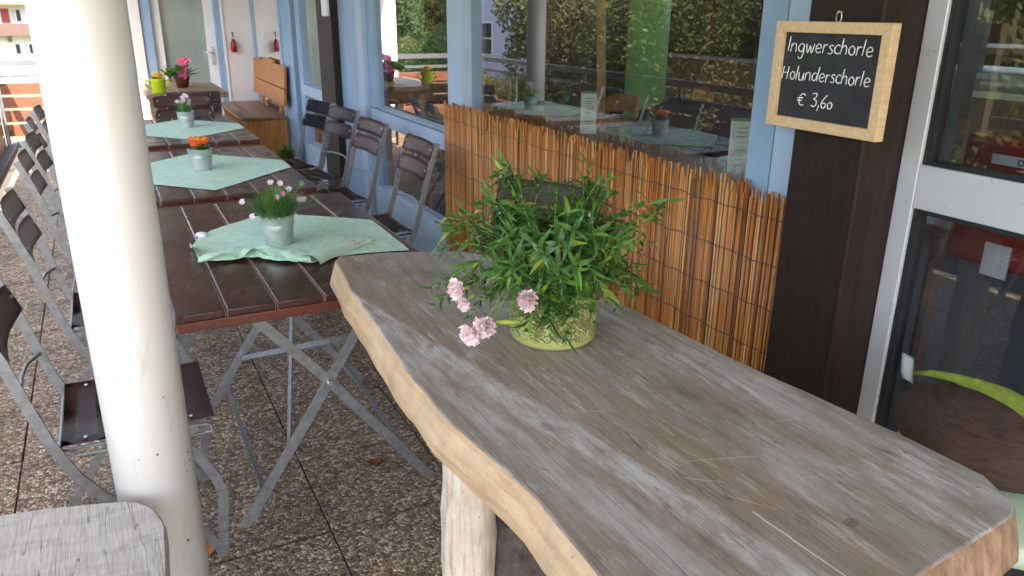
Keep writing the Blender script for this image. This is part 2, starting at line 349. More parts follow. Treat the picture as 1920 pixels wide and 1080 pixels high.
def m_orange(name, c, axis):
    k = N(name, .45); f = k.noise(k.pos(axis), 5, 7, .68, .5)
    k.col(k.ramp(f, [(.3, tuple(x * .6 for x in c)), (.52, c), (.72, tuple(min(1, x * 1.45) for x in c))])); k.bump(f, .15, .002); return k.m
M['benchback'] = m_orange('orange_varnished_wood', (.46, .18, .045), (12, 12, 1.2))
M['benchseat'] = m_orange('worn_brown_planks', (.21, .12, .08), (12, 1.2, 12))
M['fartable'] = m_orange('rustic_table_wood', (.26, .17, .10), (1.5, 10, 12))
M['inwood'] = m_orange('light_chair_wood', (.66, .36, .12), (9, 9, 2))
M['railmetal'] = plain('grey_rail_metal', (.15, .155, .16, 1), .5, .4, .1)
M['railplank'] = m_orange('red_brown_rail_plank', (.17, .062, .03), (1.2, 12, 12))
M['red'] = plain('red_enamel', (.30, .014, .01, 1), .35, var=.08)
M['ceil'] = plain('pale_ceiling_boards', (.62, .60, .56, 1), .8, var=.05)
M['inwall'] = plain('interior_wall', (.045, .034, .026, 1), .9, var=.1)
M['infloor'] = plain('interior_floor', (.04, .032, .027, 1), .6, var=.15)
M['greencol'] = plain('green_painted_column', (.36, .68, .24, 1), .6, var=.05)
M['card'] = plain('pale_green_card', (.82, .88, .68, 1), .7, var=.04)
M['ink'] = plain('grey_print', (.30, .33, .26, 1), .8)
M['cardtop'] = plain('card_green_band', (.13, .33, .12, 1), .7)
M['darkfur'] = plain('dark_fleece', (.035, .032, .034, 1), .95, var=.3, scale=60, bump=1, bscale=120)
def m_hump():
    k = N('brown_ribbed_fabric', .85); f = k.noise(k.pos((1.5, 5, 40), (R(14), 0, 0)), 6, 5, .65)
    k.col(k.ramp(f, [(.3, (.026, .014, .011)), (.7, (.07, .038, .030))])); k.bump(f, .6, .004); return k.m
M['hump'] = m_hump()
M['limeknit'] = plain('lime_knit', (.19, .25, .025, 1), .9, var=.22, scale=70, bump=.9, bscale=160)
M['seafoam'] = plain('pale_green_shell', (.42, .56, .42, 1), .5, var=.04)
M['asphalt'] = plain('asphalt', (.055, .055, .058, 1), .9, var=.15)
M['lawn'] = plain('lawn', (.07, .095, .03, 1), .95, var=.3, scale=1.2, bump=.6, bscale=20)
M['earth'] = plain('earth', (.10, .085, .05, 1), .95, var=.35, scale=1.3, bump=.6, bscale=12)
M['housewall'] = plain('house_plaster', (.80, .79, .77, 1), .9, var=.03)
M['lavender'] = plain('lavender_plaster', (.55, .55, .68, 1), .9, var=.04)
M['balcony'] = m_orange('balcony_wood', (.10, .06, .05), (3, 3, 8))
M['shutter'] = plain('red_shutter', (.36, .055, .04, 1), .6)
M['rooftile'] = plain('roof_tile', (.24, .10, .06, 1), .8, var=.25, scale=8)
M['eave'] = plain('eave_wood', (.52, .34, .16, 1), .7)
M['darkpane'] = plain('dark_pane', (.05, .06, .07, 1), .1, spec=.8)
M['curtain'] = plain('net_curtain', (.55, .56, .56, 1), .8)
M['trunk'] = m_edgewood('tree_bark', (.05, .04, .03), (.10, .08, .06), (.16, .13, .10), (6, 6, 1), 3)
M['deadleaf'] = plain('rust_dead_leaf', (.22, .06, .025, 1), .8)
M['yleaf'] = plain('orange_dead_leaf', (.5, .22, .06, 1), .8)

# ------------------------------------------------------------------ geometry helpers
class B:
    def __init__(s): s.bm = bmesh.new(); s.mi = 0
    def _add(s, vs, fs, smooth=False):
        v = [s.bm.verts.new(p) for p in vs]; out = []
        for f in fs:
            try: q = s.bm.faces.new([v[i] for i in f])
            except ValueError: continue
            q.material_index = s.mi; q.smooth = smooth; out.append(q)
        return v, out
    def box(s, x0, x1, y0, y1, z0, z1, bev=0, mtx=None):
        vs = [Vector((x, y, z)) for x in (x0, x1) for y in (y0, y1) for z in (z0, z1)]
        if mtx: vs = [mtx @ v for v in vs]
        v, f = s._add(vs, [(0, 1, 3, 2), (4, 6, 7, 5), (0, 4, 5, 1), (2, 3, 7, 6), (0, 2, 6, 4), (1, 5, 7, 3)])
        if bev:
            ed = list({e for q in f for e in q.edges})
            r = bmesh.ops.bevel(s.bm, geom=ed, offset=bev, segments=2, profile=.6, affect='EDGES', clamp_overlap=True)
            for q in r['faces']: q.material_index = s.mi; q.smooth = True
        return s
    def tube(s, pts, rad, n=8, closed_ends=True):
        pts = [Vector(p) for p in pts]; rings = []
        rr = rad if isinstance(rad, (list, tuple)) else [rad] * len(pts)
        up = Vector((0, 0, 1)); prev = None
        for i, p in enumerate(pts):
            d = (pts[min(i + 1, len(pts) - 1)] - pts[max(i - 1, 0)])
            d = d.normalized() if d.length > 1e-9 else Vector((0, 0, 1))
            if prev is None: a = d.cross(up if abs(d.z) < .95 else Vector((1, 0, 0))).normalized()
            else:
                a = prev - d * prev.dot(d); a = a.normalized() if a.length > 1e-6 else d.orthogonal().normalized()
            prev = a; b = d.cross(a)
            rings.append([s.bm.verts.new(p + (a * math.cos(t) + b * math.sin(t)) * rr[i]) for t in [2 * math.pi * k / n for k in range(n)]])
        for i in range(len(rings) - 1):
            for k in range(n):
                q = s.bm.faces.new((rings[i][k], rings[i][(k + 1) % n], rings[i + 1][(k + 1) % n], rings[i + 1][k])); q.smooth = True; q.material_index = s.mi
        if closed_ends:
            for r_, rev in ((rings[0], True), (rings[-1], False)):
                q = s.bm.faces.new(r_[::-1] if rev else r_); q.material_index = s.mi
        return s
    def bar(s, pts, wd, th, nrm):
        """flat bar along pts; width lies in the plane normal to nrm, thickness along nrm"""
        pts = [Vector(p) for p in pts]; nrm = Vector(nrm).normalized(); rings = []
        for i, p in enumerate(pts):
            d = (pts[min(i + 1, len(pts) - 1)] - pts[max(i - 1, 0)]).normalized()
            a = d.cross(nrm); a = a.normalized() if a.length > 1e-6 else d.orthogonal().normalized()
            n2 = a.cross(d).normalized()
            rings.append([s.bm.verts.new(p + a * sx * wd / 2 + n2 * sy * th / 2) for sx, sy in ((-1, -1), (1, -1), (1, 1), (-1, 1))])
        for i in range(len(rings) - 1):
            for k in range(4):
                q = s.bm.faces.new((rings[i][k], rings[i][(k + 1) % 4], rings[i + 1][(k + 1) % 4], rings[i + 1][k])); q.material_index = s.mi
        for r_ in (rings[0][::-1], rings[-1]): s.bm.faces.new(r_).material_index = s.mi
        return s
    def lathe(s, prof, c=(0, 0, 0), n=32, cap=True, wob=0):
        c = Vector(c); rings = []
        for (r, z) in prof:
            rings.append([s.bm.verts.new(c + Vector((r * math.cos(t) * (1 + wob * noise.noise((math.cos(t) * 2, math.sin(t) * 2, z * 9))), r * math.sin(t) * (1 + wob * noise.noise((math.cos(t) * 2 + 5, math.sin(t) * 2, z * 9))), z))) for t in [2 * math.pi * k / n for k in range(n)]])
        for i in range(len(rings) - 1):
            for k in range(n):
                q = s.bm.faces.new((rings[i][k], rings[i][(k + 1) % n], rings[i + 1][(k + 1) % n], rings[i + 1][k])); q.smooth = True; q.material_index = s.mi
        if cap:
            s.bm.faces.new(rings[0][::-1]).material_index = s.mi; s.bm.faces.new(rings[-1]).material_index = s.mi
        return s
    def grid(s, fn, nu, nv, smooth=True):
        v = [[s.bm.verts.new(fn(i / nu, j / nv)) for j in range(nv + 1)] for i in range(nu + 1)]
        for i in range(nu):
            for j in range(nv):
                q = s.bm.faces.new((v[i][j], v[i + 1][j], v[i + 1][j + 1], v[i][j + 1])); q.smooth = smooth; q.material_index = s.mi
        return s
    def blob(s, c, rx, ry, rz, n=2, amp=.12, fr=3):
        r = bmesh.ops.create_icosphere(s.bm, subdivisions=n, radius=1)
        for v in r['verts']:
            k = 1 + amp * noise.noise(Vector(v.co) * fr + Vector(c) * 7)
            v.co = Vector((v.co.x * rx * k, v.co.y * ry * k, v.co.z * rz * k)) + Vector(c)
        for f in {f for v in r['verts'] for f in v.link_faces}: f.smooth = True; f.material_index = s.mi
        return s
    def mat(s, i): s.mi = i; return s
    def mesh(s, name, mats):
        me = bpy.data.meshes.new(name)
        bmesh.ops.recalc_face_normals(s.bm, faces=[f for f in s.bm.faces]) if not getattr(s, 'keep', False) else None
        s.bm.to_mesh(me); s.bm.free()
        for m in (mats if isinstance(mats, (list, tuple)) else [mats]): me.materials.append(m)
        return me
    def obj(s, name, mats, parent=None, world=True):
        """world=True: vertices were written in world coordinates, parent is unrotated"""
        me = s.mesh(name, mats)
        if parent is not None and world:
            o = Vector((0, 0, 0)); q = parent
            while q: o += q.location; q = q.parent
            me.transform(Matrix.Translation(-o))
        ob = bpy.data.objects.new(name, me); COL.objects.link(ob)
        if parent: ob.parent = parent
        return ob
def inst(name, me, parent=None, loc=(0, 0, 0), mtx=None):
    ob = bpy.data.objects.new(name, me); COL.objects.link(ob)
    if parent: ob.parent = parent
    if mtx is not None: ob.matrix_local = mtx
    else: ob.location = loc
    return ob
def tag(o, label=None, cat=None, group=None, kind=None):
    if label: o['label'] = label
    if cat: o['category'] = cat
    if group: o['group'] = group
    if kind: o['kind'] = kind
    return o
def thing(name, label, cat, loc=(0, 0, 0), rz=0, group=None):
    o = bpy.data.objects.new(name, None); COL.objects.link(o); o.location = loc; o.rotation_euler = (0, 0, rz)
    o.empty_display_size = .1
    return tag(o, label, cat, group)
def copy_thing(o, loc, rz, label, parent=None):
    c = o.copy(); COL.objects.link(c)
    if parent is None: c.location = loc; c.rotation_euler = (0, 0, rz); c['label'] = label
    else: c.parent = parent
    for ch in list(o.children): copy_thing(ch, None, 0, None, c)
    return c
def interp(poly, t):
    """point at fraction t of arc length"""
    L = [0]
    for a, b in zip(poly, poly[1:]): L.append(L[-1] + math.dist(a, b))
    x = t * L[-1]
    for i in range(len(poly) - 1):
        if x <= L[i + 1] or i == len(poly) - 2:
            k = (x - L[i]) / max(1e-9, L[i + 1] - L[i]); return tuple(a + (b - a) * k for a, b in zip(poly[i], poly[i + 1]))
def rnd(a, b): return random.uniform(a, b)

# ------------------------------------------------------------------ outdoor ground, sky-side setting
gd = B(); gd.box(-300, 300, -200, 400, -3.6, -3.2); tag(gd.obj('ground', M['earth']), kind='structure')
gd = B(); gd.box(-60, 20, 56, 66, -3.196, -3.19); tag(gd.obj('lawn', M['lawn']), kind='structure')
gd = B(); gd.box(-60, 30, 66.02, 76, -3.196, -3.188); tag(gd.obj('street', M['asphalt']), kind='structure')

# terrace deck with paving slabs
terr = bpy.data.objects.new('terrace', None); COL.objects.link(terr); tag(terr, kind='structure')
b = B(); b.box(-1.02, 1.75, -2.5, 10.6, -.35, -.007); b.obj('deck', [M['joint']], terr)
P = .4275
pv = B(); pv.box(-P / 2 + .0025, P / 2 - .0025, -P / 2 + .0055, P / 2 - .0055, -.03, 0, .003); pvm = pv.mesh('paving_slab', M['pebble'])
for i in range(-2, 4):
    for j in range(-4, 20):
        cx = -.0022 + P * i + P / 2; cy = 2.43 + P * (j - 3) - P / 2
        q = inst('paving_slab', pvm, terr, (cx, cy, rnd(-.002, .002)))
        q.rotation_euler = (R(rnd(-.2, .2)), R(rnd(-.2, .2)), 0)
b = B(); b.box(-1.02, 1.75, -2.5, .7, -.03, -.001); b.obj('paving_rest', M['pebble'], terr)
b = B(); b.box(-1.12, -.93, -2.5, 10.6, -.35, .035, .01); tag(b.obj('kerb_edge', M['asphalt']), kind='structure')

# ------------------------------------------------------------------ café building
cafe = thing('cafe_building', 'café front with pale blue window frames, big panes and dark timber posts along the terrace', 'building', (1.7, 0, 0))
XF = 1.70
def part(name, mat, *boxes, parent=None, bev=.003):
    q = B()
    for bx in boxes: q.box(*bx, bev)
    return q.obj(name, mat, parent or cafe)
# panes
def pane(y0, y1, z0, z1, x=1.725, parent=None):
    q = B(); q.keep = True
    q._add([(x, y0, z0), (x, y1, z0), (x, y1, z1), (x, y0, z1)], [(0, 3, 2, 1)])
    return q.obj('window_pane', M['glass'], parent or cafe)
TOP = 2.6
# big window behind the reed screen
part('window_frame', M['blue'], (1.68, 1.80, 1.655, 1.75, .0, TOP)); part('window_frame', M['blue_lt'], (1.672, 1.80, 1.52, 1.643, .0, TOP))
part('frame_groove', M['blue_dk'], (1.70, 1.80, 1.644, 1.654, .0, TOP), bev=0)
part('window_frame', M['blue_lt'], (1.665, 1.80, 3.84, 4.02, .0, TOP))
part('window_sill', M['blue_lt'], (1.68, 1.80, 1.752, 3.838, .62, .68)); part('parapet_panel', M['blue_lt'], (1.71, 1.79, 1.752, 3.838, .0, .618))
pane(1.752, 3.838, .68, TOP)
# middle window with two rails
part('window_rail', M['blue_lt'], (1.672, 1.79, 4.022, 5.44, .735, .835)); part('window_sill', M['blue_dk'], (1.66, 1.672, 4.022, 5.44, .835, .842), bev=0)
part('plinth_panel', M['blue_lt'], (1.68, 1.79, 4.022, 5.44, .0, .27))
pane(4.022, 5.44, .836, TOP, 1.735); pane(4.022, 5.44, .27, .735, 1.735)
part('window_frame', M['blue'], (1.70, 1.80, 5.442, 5.56, 0, TOP)); part('window_frame', M['blue_lt'], (1.662, 1.80, 5.563, 5.70, 0, TOP)); part('window_frame', M['blue'], (1.68, 1.80, 5.702, 6.21, 0, TOP))
part('timber_post', M['post'], (1.625, 1.80, 6.213, 6.66, 0, TOP), bev=.006)
# far window
part('window_frame', M['blue_lt'], (1.672, 1.80, 6.663, 6.74, 0, TOP))
part('window_rail', M['blue_lt'], (1.672, 1.79, 6.742, 7.62, .73, .825)); part('plinth_panel', M['blue_lt'], (1.68, 1.79, 6.742, 7.62, 0, .27))
pane(6.742, 7.62, .825, TOP, 1.735); pane(6.742, 7.62, .27, .73, 1.735)
part('window_frame', M['blue'], (1.70, 1.80, 7.622, 7.80, 0, TOP)); part('frame_groove', M['gasket'], (1.73, 1.80, 7.80, 7.95, 0, 1.0), bev=0)
part('window_frame', M['blue'], (1.69, 1.80, 7.952, 8.42, 0, TOP)); part('window_frame', M['blue_lt'], (1.672, 1.80, 8.423, 8.50, 0, TOP))
part('window_frame', M['blue'], (1.668, 1.78, 9.9, 9.985, 0, TOP)); part('plinth_panel', M['blue_lt'], (1.69, 1.79, 8.502, 9.898, 0, .27))
pane(8.502, 9.898, .27, TOP, 1.684)
# near timber post with two faces
part('timber_post', M['post'], (1.60, 1.86, 1.285, 1.505, 0, TOP), bev=.007)
# glazed door beside the post
dr = bpy.data.objects.new('glass_door', None); COL.objects.link(dr); dr.parent = cafe; dr['label'] = 'silver-white framed glass door right of the dark post'
q = B(); q.box(1.742, 1.80, 1.232, 1.284, 0, TOP, .003); q.obj('door_stile', M['alu'], dr)
q = B(); q.box(1.744, 1.80, .25, 1.2315, 1.030, 1.138, .003); q.obj('door_rail', M['alu'], dr)
q = B(); q.box(1.744, 1.80, .25, 1.2315, 0, .12, .003); q.obj('door_rail', M['alu'], dr)
q = B(); q.box(1.742, 1.80, .10, .2485, 0, TOP, .003); q.obj('door_stile', M['alu'], dr)
for (z0, z1) in ((.12, 1.03), (1.138, TOP)):
    q = B(); q.box(1.752, 1.79, 1.218, 1.2315, z0 + .0005, z1 - .0005); q.box(1.752, 1.79, .26, 1.2175, z1 - .012, z1 - .0005); q.box(1.752, 1.79, .26, 1.2175, z0 + .0005, z0 + .01); q.obj('gasket', M['gasket'], dr)
    pane(.2485, 1.218, z0, z1, 1.77, dr)
q = B(); q.box(1.79, 1.83, 1.19, 1.217, 1.15, TOP, .003); q.obj('inner_frame', plain('dark_grey_profile', (.06, .075, .075, 1), .4), dr)
# interior shell
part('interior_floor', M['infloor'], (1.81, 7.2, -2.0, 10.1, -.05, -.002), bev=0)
part('interior_wall', M['inwall'], (7.2, 7.3, -1.0, 10.1, 0, 1.85), bev=0); pane(-1.0, 10.1, 1.85, TOP, 7.25); part('interior_wall', M['inwall'], (1.81, 7.2, -2.1, -2.0, 0, TOP), bev=0)  # glazing above this rear wall is added, unseen, to brighten the room
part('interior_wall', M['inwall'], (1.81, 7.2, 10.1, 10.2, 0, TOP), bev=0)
pane(-1.9, .098, 0, TOP, 1.77); part('outer_wall', M['render'], (1.70, 1.80, -2.5, -1.9, 0, TOP), bev=0)  # unseen pane added in place of wall to let daylight indoors
part('interior_counter', M['fartable'], (6.0, 6.5, 2, 8.5, 0, 1.0), bev=.01)
part('interior_ceiling', M['ceil'], (1.81, 7.2, -2.0, 10.1, TOP, TOP + .05), bev=0)
part('roof', M['ceil'], (-1.5, 1.80, -2.6, 7.0, TOP + .001, TOP + .3), bev=0); part('roof', M['ceil'], (-.08, 1.80, 7.001, 10.3, TOP + .001, TOP + .3), bev=0)  # unseen overhang stepped for the light: wide part shades seats, narrow part admits sun
part('roof', M['rooftile'], (-.05, 7.5, -2.7, 10.4, TOP + .301, TOP + .5), bev=0)
part('roof_beam', M['ceil'], (-.07, .09, -2.6, 10.2, TOP - .16, TOP), bev=.01)
# far wall with recessed door
part('end_wall', M['render'], (.02, .49, 10.0, 10.3, 0, TOP)); part('end_wall', M['render'], (1.365, 1.698, 10.0, 10.3, 0, TOP)); 
fd = bpy.data.objects.new('terrace_door', None); COL.objects.link(fd); fd.parent = cafe; fd['label'] = 'far door with grey-green glass between blue jambs'
for bx, mt, nm in (((.492, .60, 10.03, 10.28, 0, TOP), 'blue', 'door_jamb'), ((.602, .70, 10.10, 10.28, 0, TOP), 'white', 'door_stile'), ((1.17, 1.272, 10.10, 10.28, 0, TOP), 'white', 'door_stile'),
                   ((1.274, 1.335, 10.03, 10.28, 0, TOP), 'blue', 'door_jamb'), ((1.337, 1.363, 9.985, 10.28, 0, TOP), 'white', 'door_trim'), ((.702, 1.168, 10.17, 10.2, .12, TOP), 'frosted', 'door_pane'), ((.702, 1.168, 10.12, 10.28, 0, .118), 'white', 'door_rail')):
    q = B(); q.box(*bx, .003); q.obj(nm, M[mt], fd)
q = B(); q.box(1.20, 1.235, 10.085, 10.098, .86, 1.06, .003); q.tube([(1.215, 10.09, 1.0), (1.215, 10.05, 1.0), (1.13, 10.05, 1.0)], .009); q.obj('door_handle', M['bolt'], fd)
# ------------------------------------------------------------------ columns
def column(x, y, label):
    t = thing('white_column', label, 'column', (x, y, 0), 0, 'white terrace columns')
    q = B(); q.lathe([(.0835, 0.0), (.0835, 2.44)], (x, y, 0), 64); q.obj('shaft', M['column'], t)
    q = B(); q.lathe([(.12, .001), (.12, .012), (.09, .014)], (x, y, 0), 32); q.obj('base_plate', M['zinc'], t)
    return t
column(-.018, 1.72, 'white painted round column with chipped dark specks, nearest one in front of the chairs')
column(-.03, 6.35, 'white round column farther down the terrace, seen mirrored in the big window')

# ------------------------------------------------------------------ reed screen
rs = thing('reed_screen', 'orange-brown reed screen wired across the lower half of the big window', 'screen', (1.65, 2.8, 0))
q = B(); y = 1.545
for layer, (xx, st) in enumerate(((1.655, .0052), (1.648, .0066))):
    y = 1.545
    while y < 4.04:
        r_ = rnd(.0022, .0042); ht = 1.0 + .012 * noise.noise((y * 3.1, layer, 0)) + rnd(-.028, .022) + (.0 if y > 1.7 else -.015)
        if random.random() < .04: ht -= rnd(.03, .1)
        dy = rnd(-.006, .006); bow = rnd(-.002, .002)
        q.tube([(xx + rnd(-.002, .002), y, .04), (xx + bow, y + dy * .5 + bow, .5), (xx + rnd(-.003, .003), y + dy, ht)], r_, 5)
        y += st * rnd(.7, 1.35)
tag(q.obj('reeds', M['reed'], rs), kind='stuff')
for k in range(7):
    z0 = .93 - k * .135; pts = [(1.6425 + .001 * math.sin(t * 1.7), 1.54 + t * .05, z0 + .006 * noise.noise((t * .35, k, 2)) + .003 * math.sin(t * 2.3)) for t in range(51)]
    q = B(); q.tube(pts, .0016, 5); q.obj('binding_wire', M['wire'], rs)
# ------------------------------------------------------------------ chalkboard
cb = thing('chalkboard', 'pine framed chalkboard listing drinks, hung on the dark post', 'chalkboard', (1.58, 1.40, 1.33))
y0, y1, z0, z1, fw = 1.228, 1.575, 1.203, 1.463, .0265
q = B(); q.box(1.577, 1.584, y0 + .02, y1 - .02, z0 + .02, z1 - .02); q.obj('board', M['slate'], cb)
def mitre(name, pts):
    q = B(); vs = [(x, y, z) for x in (1.565, 1.592) for y, z in pts]
    q._add(vs, [(0, 1, 2, 3), (7, 6, 5, 4), (0, 4, 5, 1), (1, 5, 6, 2), (2, 6, 7, 3), (3, 7, 4, 0)])
    bmesh.ops.bevel(q.bm, geom=list(q.bm.edges), offset=.0012, segments=1, affect='EDGES')
    q.obj(name, M['pine'], cb)
e = .0003
mitre('frame_rail', [(y0 + e, z1), (y1 - e, z1), (y1 - fw - e, z1 - fw), (y0 + fw + e, z1 - fw)])
mitre('frame_rail', [(y0 + e, z0), (y1 - e, z0), (y1 - fw - e, z0 + fw), (y0 + fw + e, z0 + fw)])
mitre('frame_rail', [(y0, z0 + e), (y0, z1 - e), (y0 + fw, z1 - fw - e), (y0 + fw, z0 + fw + e)])
mitre('frame_rail', [(y1, z0 + e), (y1, z1 - e), (y1 - fw, z1 - fw - e), (y1 - fw, z0 + fw + e)])
q = B(); q.tube([(1.588, 1.40 + .008 * math.cos(t), 1.474 + .013 * math.sin(t)) for t in [2 * math.pi * k / 12 for k in range(13)]], .0016, 6); q.obj('hanger', M['bolt'], cb)
q = B(); q.tube([(1.605, 1.40, 1.484), (1.582, 1.40, 1.486)], .0022, 6); q.obj('nail', M['bolt'], cb)
GL = {
 'I': (.45, [[(.15, 0), (.32, 1.75)]]), 'n': (.8, [[(0, 0), (.08, 1)], [(.06, .62), (.28, .96), (.52, .93), (.58, .6), (.56, 0)]]),
 'g': (.85, [[(.6, .85), (.34, 1), (.08, .72), (.06, .3), (.26, .06), (.5, .22), (.64, .92)], [(.64, .92), (.58, -.1), (.42, -.66), (.18, -.72), (.1, -.5)]]),
 'w': (.95, [[(0, .95), (.12, .08), (.22, .05), (.42, .75), (.54, .06), (.64, .05), (.84, 1)]]),
 'e': (.75, [[(.08, .48), (.56, .58), (.52, .9), (.3, 1), (.08, .68), (.08, .24), (.3, 0), (.6, .14)]]),
 'r': (.55, [[(.02, 0), (.1, 1)], [(.08, .6), (.26, .92), (.46, .94)]]),
 's': (.6, [[(.5, .9), (.28, 1), (.12, .78), (.3, .54), (.44, .3), (.3, .03), (.0, .08)]]),
 'c': (.62, [[(.56, .86), (.32, 1), (.06, .66), (.08, .2), (.3, 0), (.56, .14)]]),
 'h': (.75, [[(.0, 0), (.2, 1.75)], [(.08, .6), (.3, .94), (.5, .9), (.56, .5), (.54, 0)]]),
 'o': (.75, [[(.32, 1), (.08, .7), (.08, .25), (.3, 0), (.54, .2), (.58, .7), (.34, 1)]]),
 'l': (.34, [[(.02, 0), (.2, 1.75)]]),
 'H': (1.0, [[(0, 0), (.18, 1.6)], [(.62, 0), (.78, 1.6)], [(.1, .8), (.72, .86)]]),
 'u': (.78, [[(.04, 1), (.04, .25), (.22, 0), (.44, .2), (.58, .95)], [(.58, .95), (.6, 0)]]),
 'd': (.85, [[(.56, .84), (.32, 1), (.06, .66), (.08, .18), (.28, .02), (.52, .3), (.58, .7)], [(.8, 1.75), (.6, 0)]]),
 'E': (1.1, [[(.9, 1.15), (.6, 1.3), (.3, 1.0), (.22, .5), (.4, .05), (.75, .1)], [(.0, .78), (.62, .85)], [(0, .5), (.55, .56)]]),
 '3': (.72, [[(.1, 1.35), (.5, 1.45), (.52, 1.1), (.24, .8), (.52, .7), (.56, .25), (.3, 0), (.02, .12)]]),
 ',': (.3, [[(.16, .2), (.02, -.45)]]),
 '6': (.72, [[(.62, 1.4), (.26, .9), (.08, .4), (.24, .02), (.5, .12), (.54, .45), (.3, .56), (.1, .4)]]),
 '0': (.6, [[(.3, .72), (.08, .5), (.1, .12), (.3, 0), (.5, .2), (.5, .55), (.3, .72)]]), ' ': (.5, [])}
def smooth_poly(p):
    if len(p) < 3: return p
    out = []
    for i in range(len(p) - 1):
        a, b_, c, d = p[max(i - 1, 0)], p[i], p[i + 1], p[min(i + 2, len(p) - 1)]
        for k in range(4):
            t = k / 4; out.append(tuple(.5 * (2 * b_[j] + (c[j] - a[j]) * t + (2 * a[j] - 5 * b_[j] + 4 * c[j] - d[j]) * t * t + (3 * b_[j] - a[j] - 3 * c[j] + d[j]) * t ** 3) for j in (0, 1)))
    return out + [p[-1]]
def chalk(text, ystart, yend, zb, xh):
    wsum = sum(GL[ch][0] for ch in text); sx = (ystart - yend) / wsum; q = B(); cx = 0
    for ch in text:
        wd, st = GL[ch]; jz = rnd(-.0012, .0012)
        for pl in st:
            q.tube([(1.5764, ystart - (cx + a) * sx, zb + jz + b_ * xh) for a, b_ in smooth_poly(pl)], .00135, 5)
        cx += wd
    q.obj('chalk_writing', M['chalk'], cb)
chalk('Ingwerschorle', 1.541, 1.276, 1.390, .0205)
chalk('Holunderschorle', 1.547, 1.272, 1.323, .0195)
chalk('E 3,60', 1.486, 1.372, 1.262, .0225)

# ------------------------------------------------------------------ slab table
st = thing('slab_table', 'thick weathered plank table with tan cut edge, standing in front', 'table', (.7, 1.2, 0))
zt, zb = .86, .79
outl = [(.50, 1.985), (.480, 1.95), (.452, 1.70), (.434, 1.423), (.418, 1.21), (.418, 1.026), (.431, .908), (.442, .782), (.436, .665), (.430, .55), (.425, .43), (.44, .405),
        (.62, .425), (.773, .449), (.99, .472), (1.02, .49), (1.047, .55), (1.046, .584), (1.043, .63), (1.040, .689), (1.024, .82), (1.007, .941), (.992, 1.13), (.980, 1.333), (.935, 1.6), (.87, 1.82), (.80, 1.90), (.626, 1.965)]
def dense(pl, st_):
    out = []
    for a, b_ in zip(pl, pl[1:] + pl[:1]):
        n = max(1, int(math.dist(a, b_) / st_))
        for k in range(n): out.append((a[0] + (b_[0] - a[0]) * k / n, a[1] + (b_[1] - a[1]) * k / n))
    return out
ol = dense(outl, .025)
cx_, cy_ = .73, 1.2
def off(p, d, z, seed, amp):
    i = ol.index(p); a, b_ = Vector(ol[i - 1]), Vector(ol[(i + 1) % len(ol)]); t = (b_ - a).normalized(); n_ = Vector((t.y, -t.x))
    if n_.dot(Vector((p[0] - cx_, p[1] - cy_))) < 0: n_ = -n_
    k = d + amp * noise.noise((p[0] * 9, p[1] * 9, seed)) + amp * .5 * noise.noise((p[0] * 30, p[1] * 30, seed))
    return (p[0] + n_.x * k, p[1] + n_.y * k, z + amp * .4 * noise.noise((p[0] * 22, p[1] * 22, seed + 9)))
q = B(); q.keep = True
levels = [(-.005, zt, 1, .0015), (-.001, zt - .002, 1, .002), (.004, zt - .014, 1, .003), (.012, zt - .042, 1, .004), (.018, zb + .006, 1, .004), (.012, zb, 1, .004)]
rings = [[q.bm.verts.new(off(p, d, z, s_, a)) for p in ol] for d, z, s_, a in levels]
n_ = len(ol)
for v in rings[0]: v.co.z = zt
f = q.bm.faces.new(rings[0][::1]); f.material_index = 0
for i in range(len(levels) - 1):
    for k in range(n_):
        ff = q.bm.faces.new((rings[i][k], rings[i + 1][k], rings[i + 1][(k + 1) % n_], rings[i][(k + 1) % n_])); ff.material_index = 0 if i == 0 else (2 if max(ol[k][1], ol[(k + 1) % n_][1]) < .497 else 1); ff.smooth = True
f = q.bm.faces.new(rings[-1][::-1]); f.material_index = 1
bmesh.ops.recalc_face_normals(q.bm, faces=list(q.bm.faces))
q.obj('table_slab', [M['slab_top'], M['slab_edge'], m_edgewood('slab_end_grain', (.16, .085, .045), (.30, .185, .11), (.42, .29, .19), (14, 14, 3), 4)], st)
def log(x, y, r0, r1, mat, nm='leg', wob=.1, lean=0):
    q = B(); q.lathe([(r0 + (r1 - r0) * t / 12 + .004 * math.sin(t * 1.3), .001 + (zb - .003) * t / 12) for t in range(13)], (x, y, 0), 28, True, wob)
    return q.obj(nm, mat, st)
log(.580, 1.33, .066, .052, M['log']); log(.735, 1.37, .13, .10, M['bark'], 'leg', .25).__setitem__('label', 'dark bark-covered log leg'); log(.56, .62, .06, .055, M['log']); log(.86, 1.6, .06, .055, M['log']); log(.88, .62, .06, .055, M['log'])
# ------------------------------------------------------------------ grey weathered bench, near left
wb = thing('weathered_bench', 'silver-grey cracked wooden bench end in front of the white column', 'bench', (-.3, 1.2, 0))
ol = dense([(-1.0, 1.80), (-.317, 1.677), (-.221, 1.66), (-.122, 1.632), (-.081, 1.617), (-.058, 1.602), (-.042, 1.583), (-.028, 1.557), (-.02, 1.531), (-.013, 1.488), (-.021, 1.325), (-.03, 1.1), (-1.05, 1.25)], .02)
cx_, cy_ = -.5, 1.4
q = B(); levels = [(-.004, .5, 1, .0012), (.0, .495, 1, .0012), (.001, .46, 2, .002), (-.004, .455, 2, .002)]
rings = [[q.bm.verts.new(off(p, d, z, s_, a)) for p in ol] for d, z, s_, a in levels]; n_ = len(ol)
for v in rings[0]: v.co.z = .5
q.bm.faces.new(rings[0])
for i in range(3):
    for k in range(n_): q.bm.faces.new((rings[i][k], rings[i + 1][k], rings[i + 1][(k + 1) % n_], rings[i][(k + 1) % n_]))
q.bm.faces.new(rings[-1][::-1]); q.obj('bench_seat', M['bench_grey'], wb)
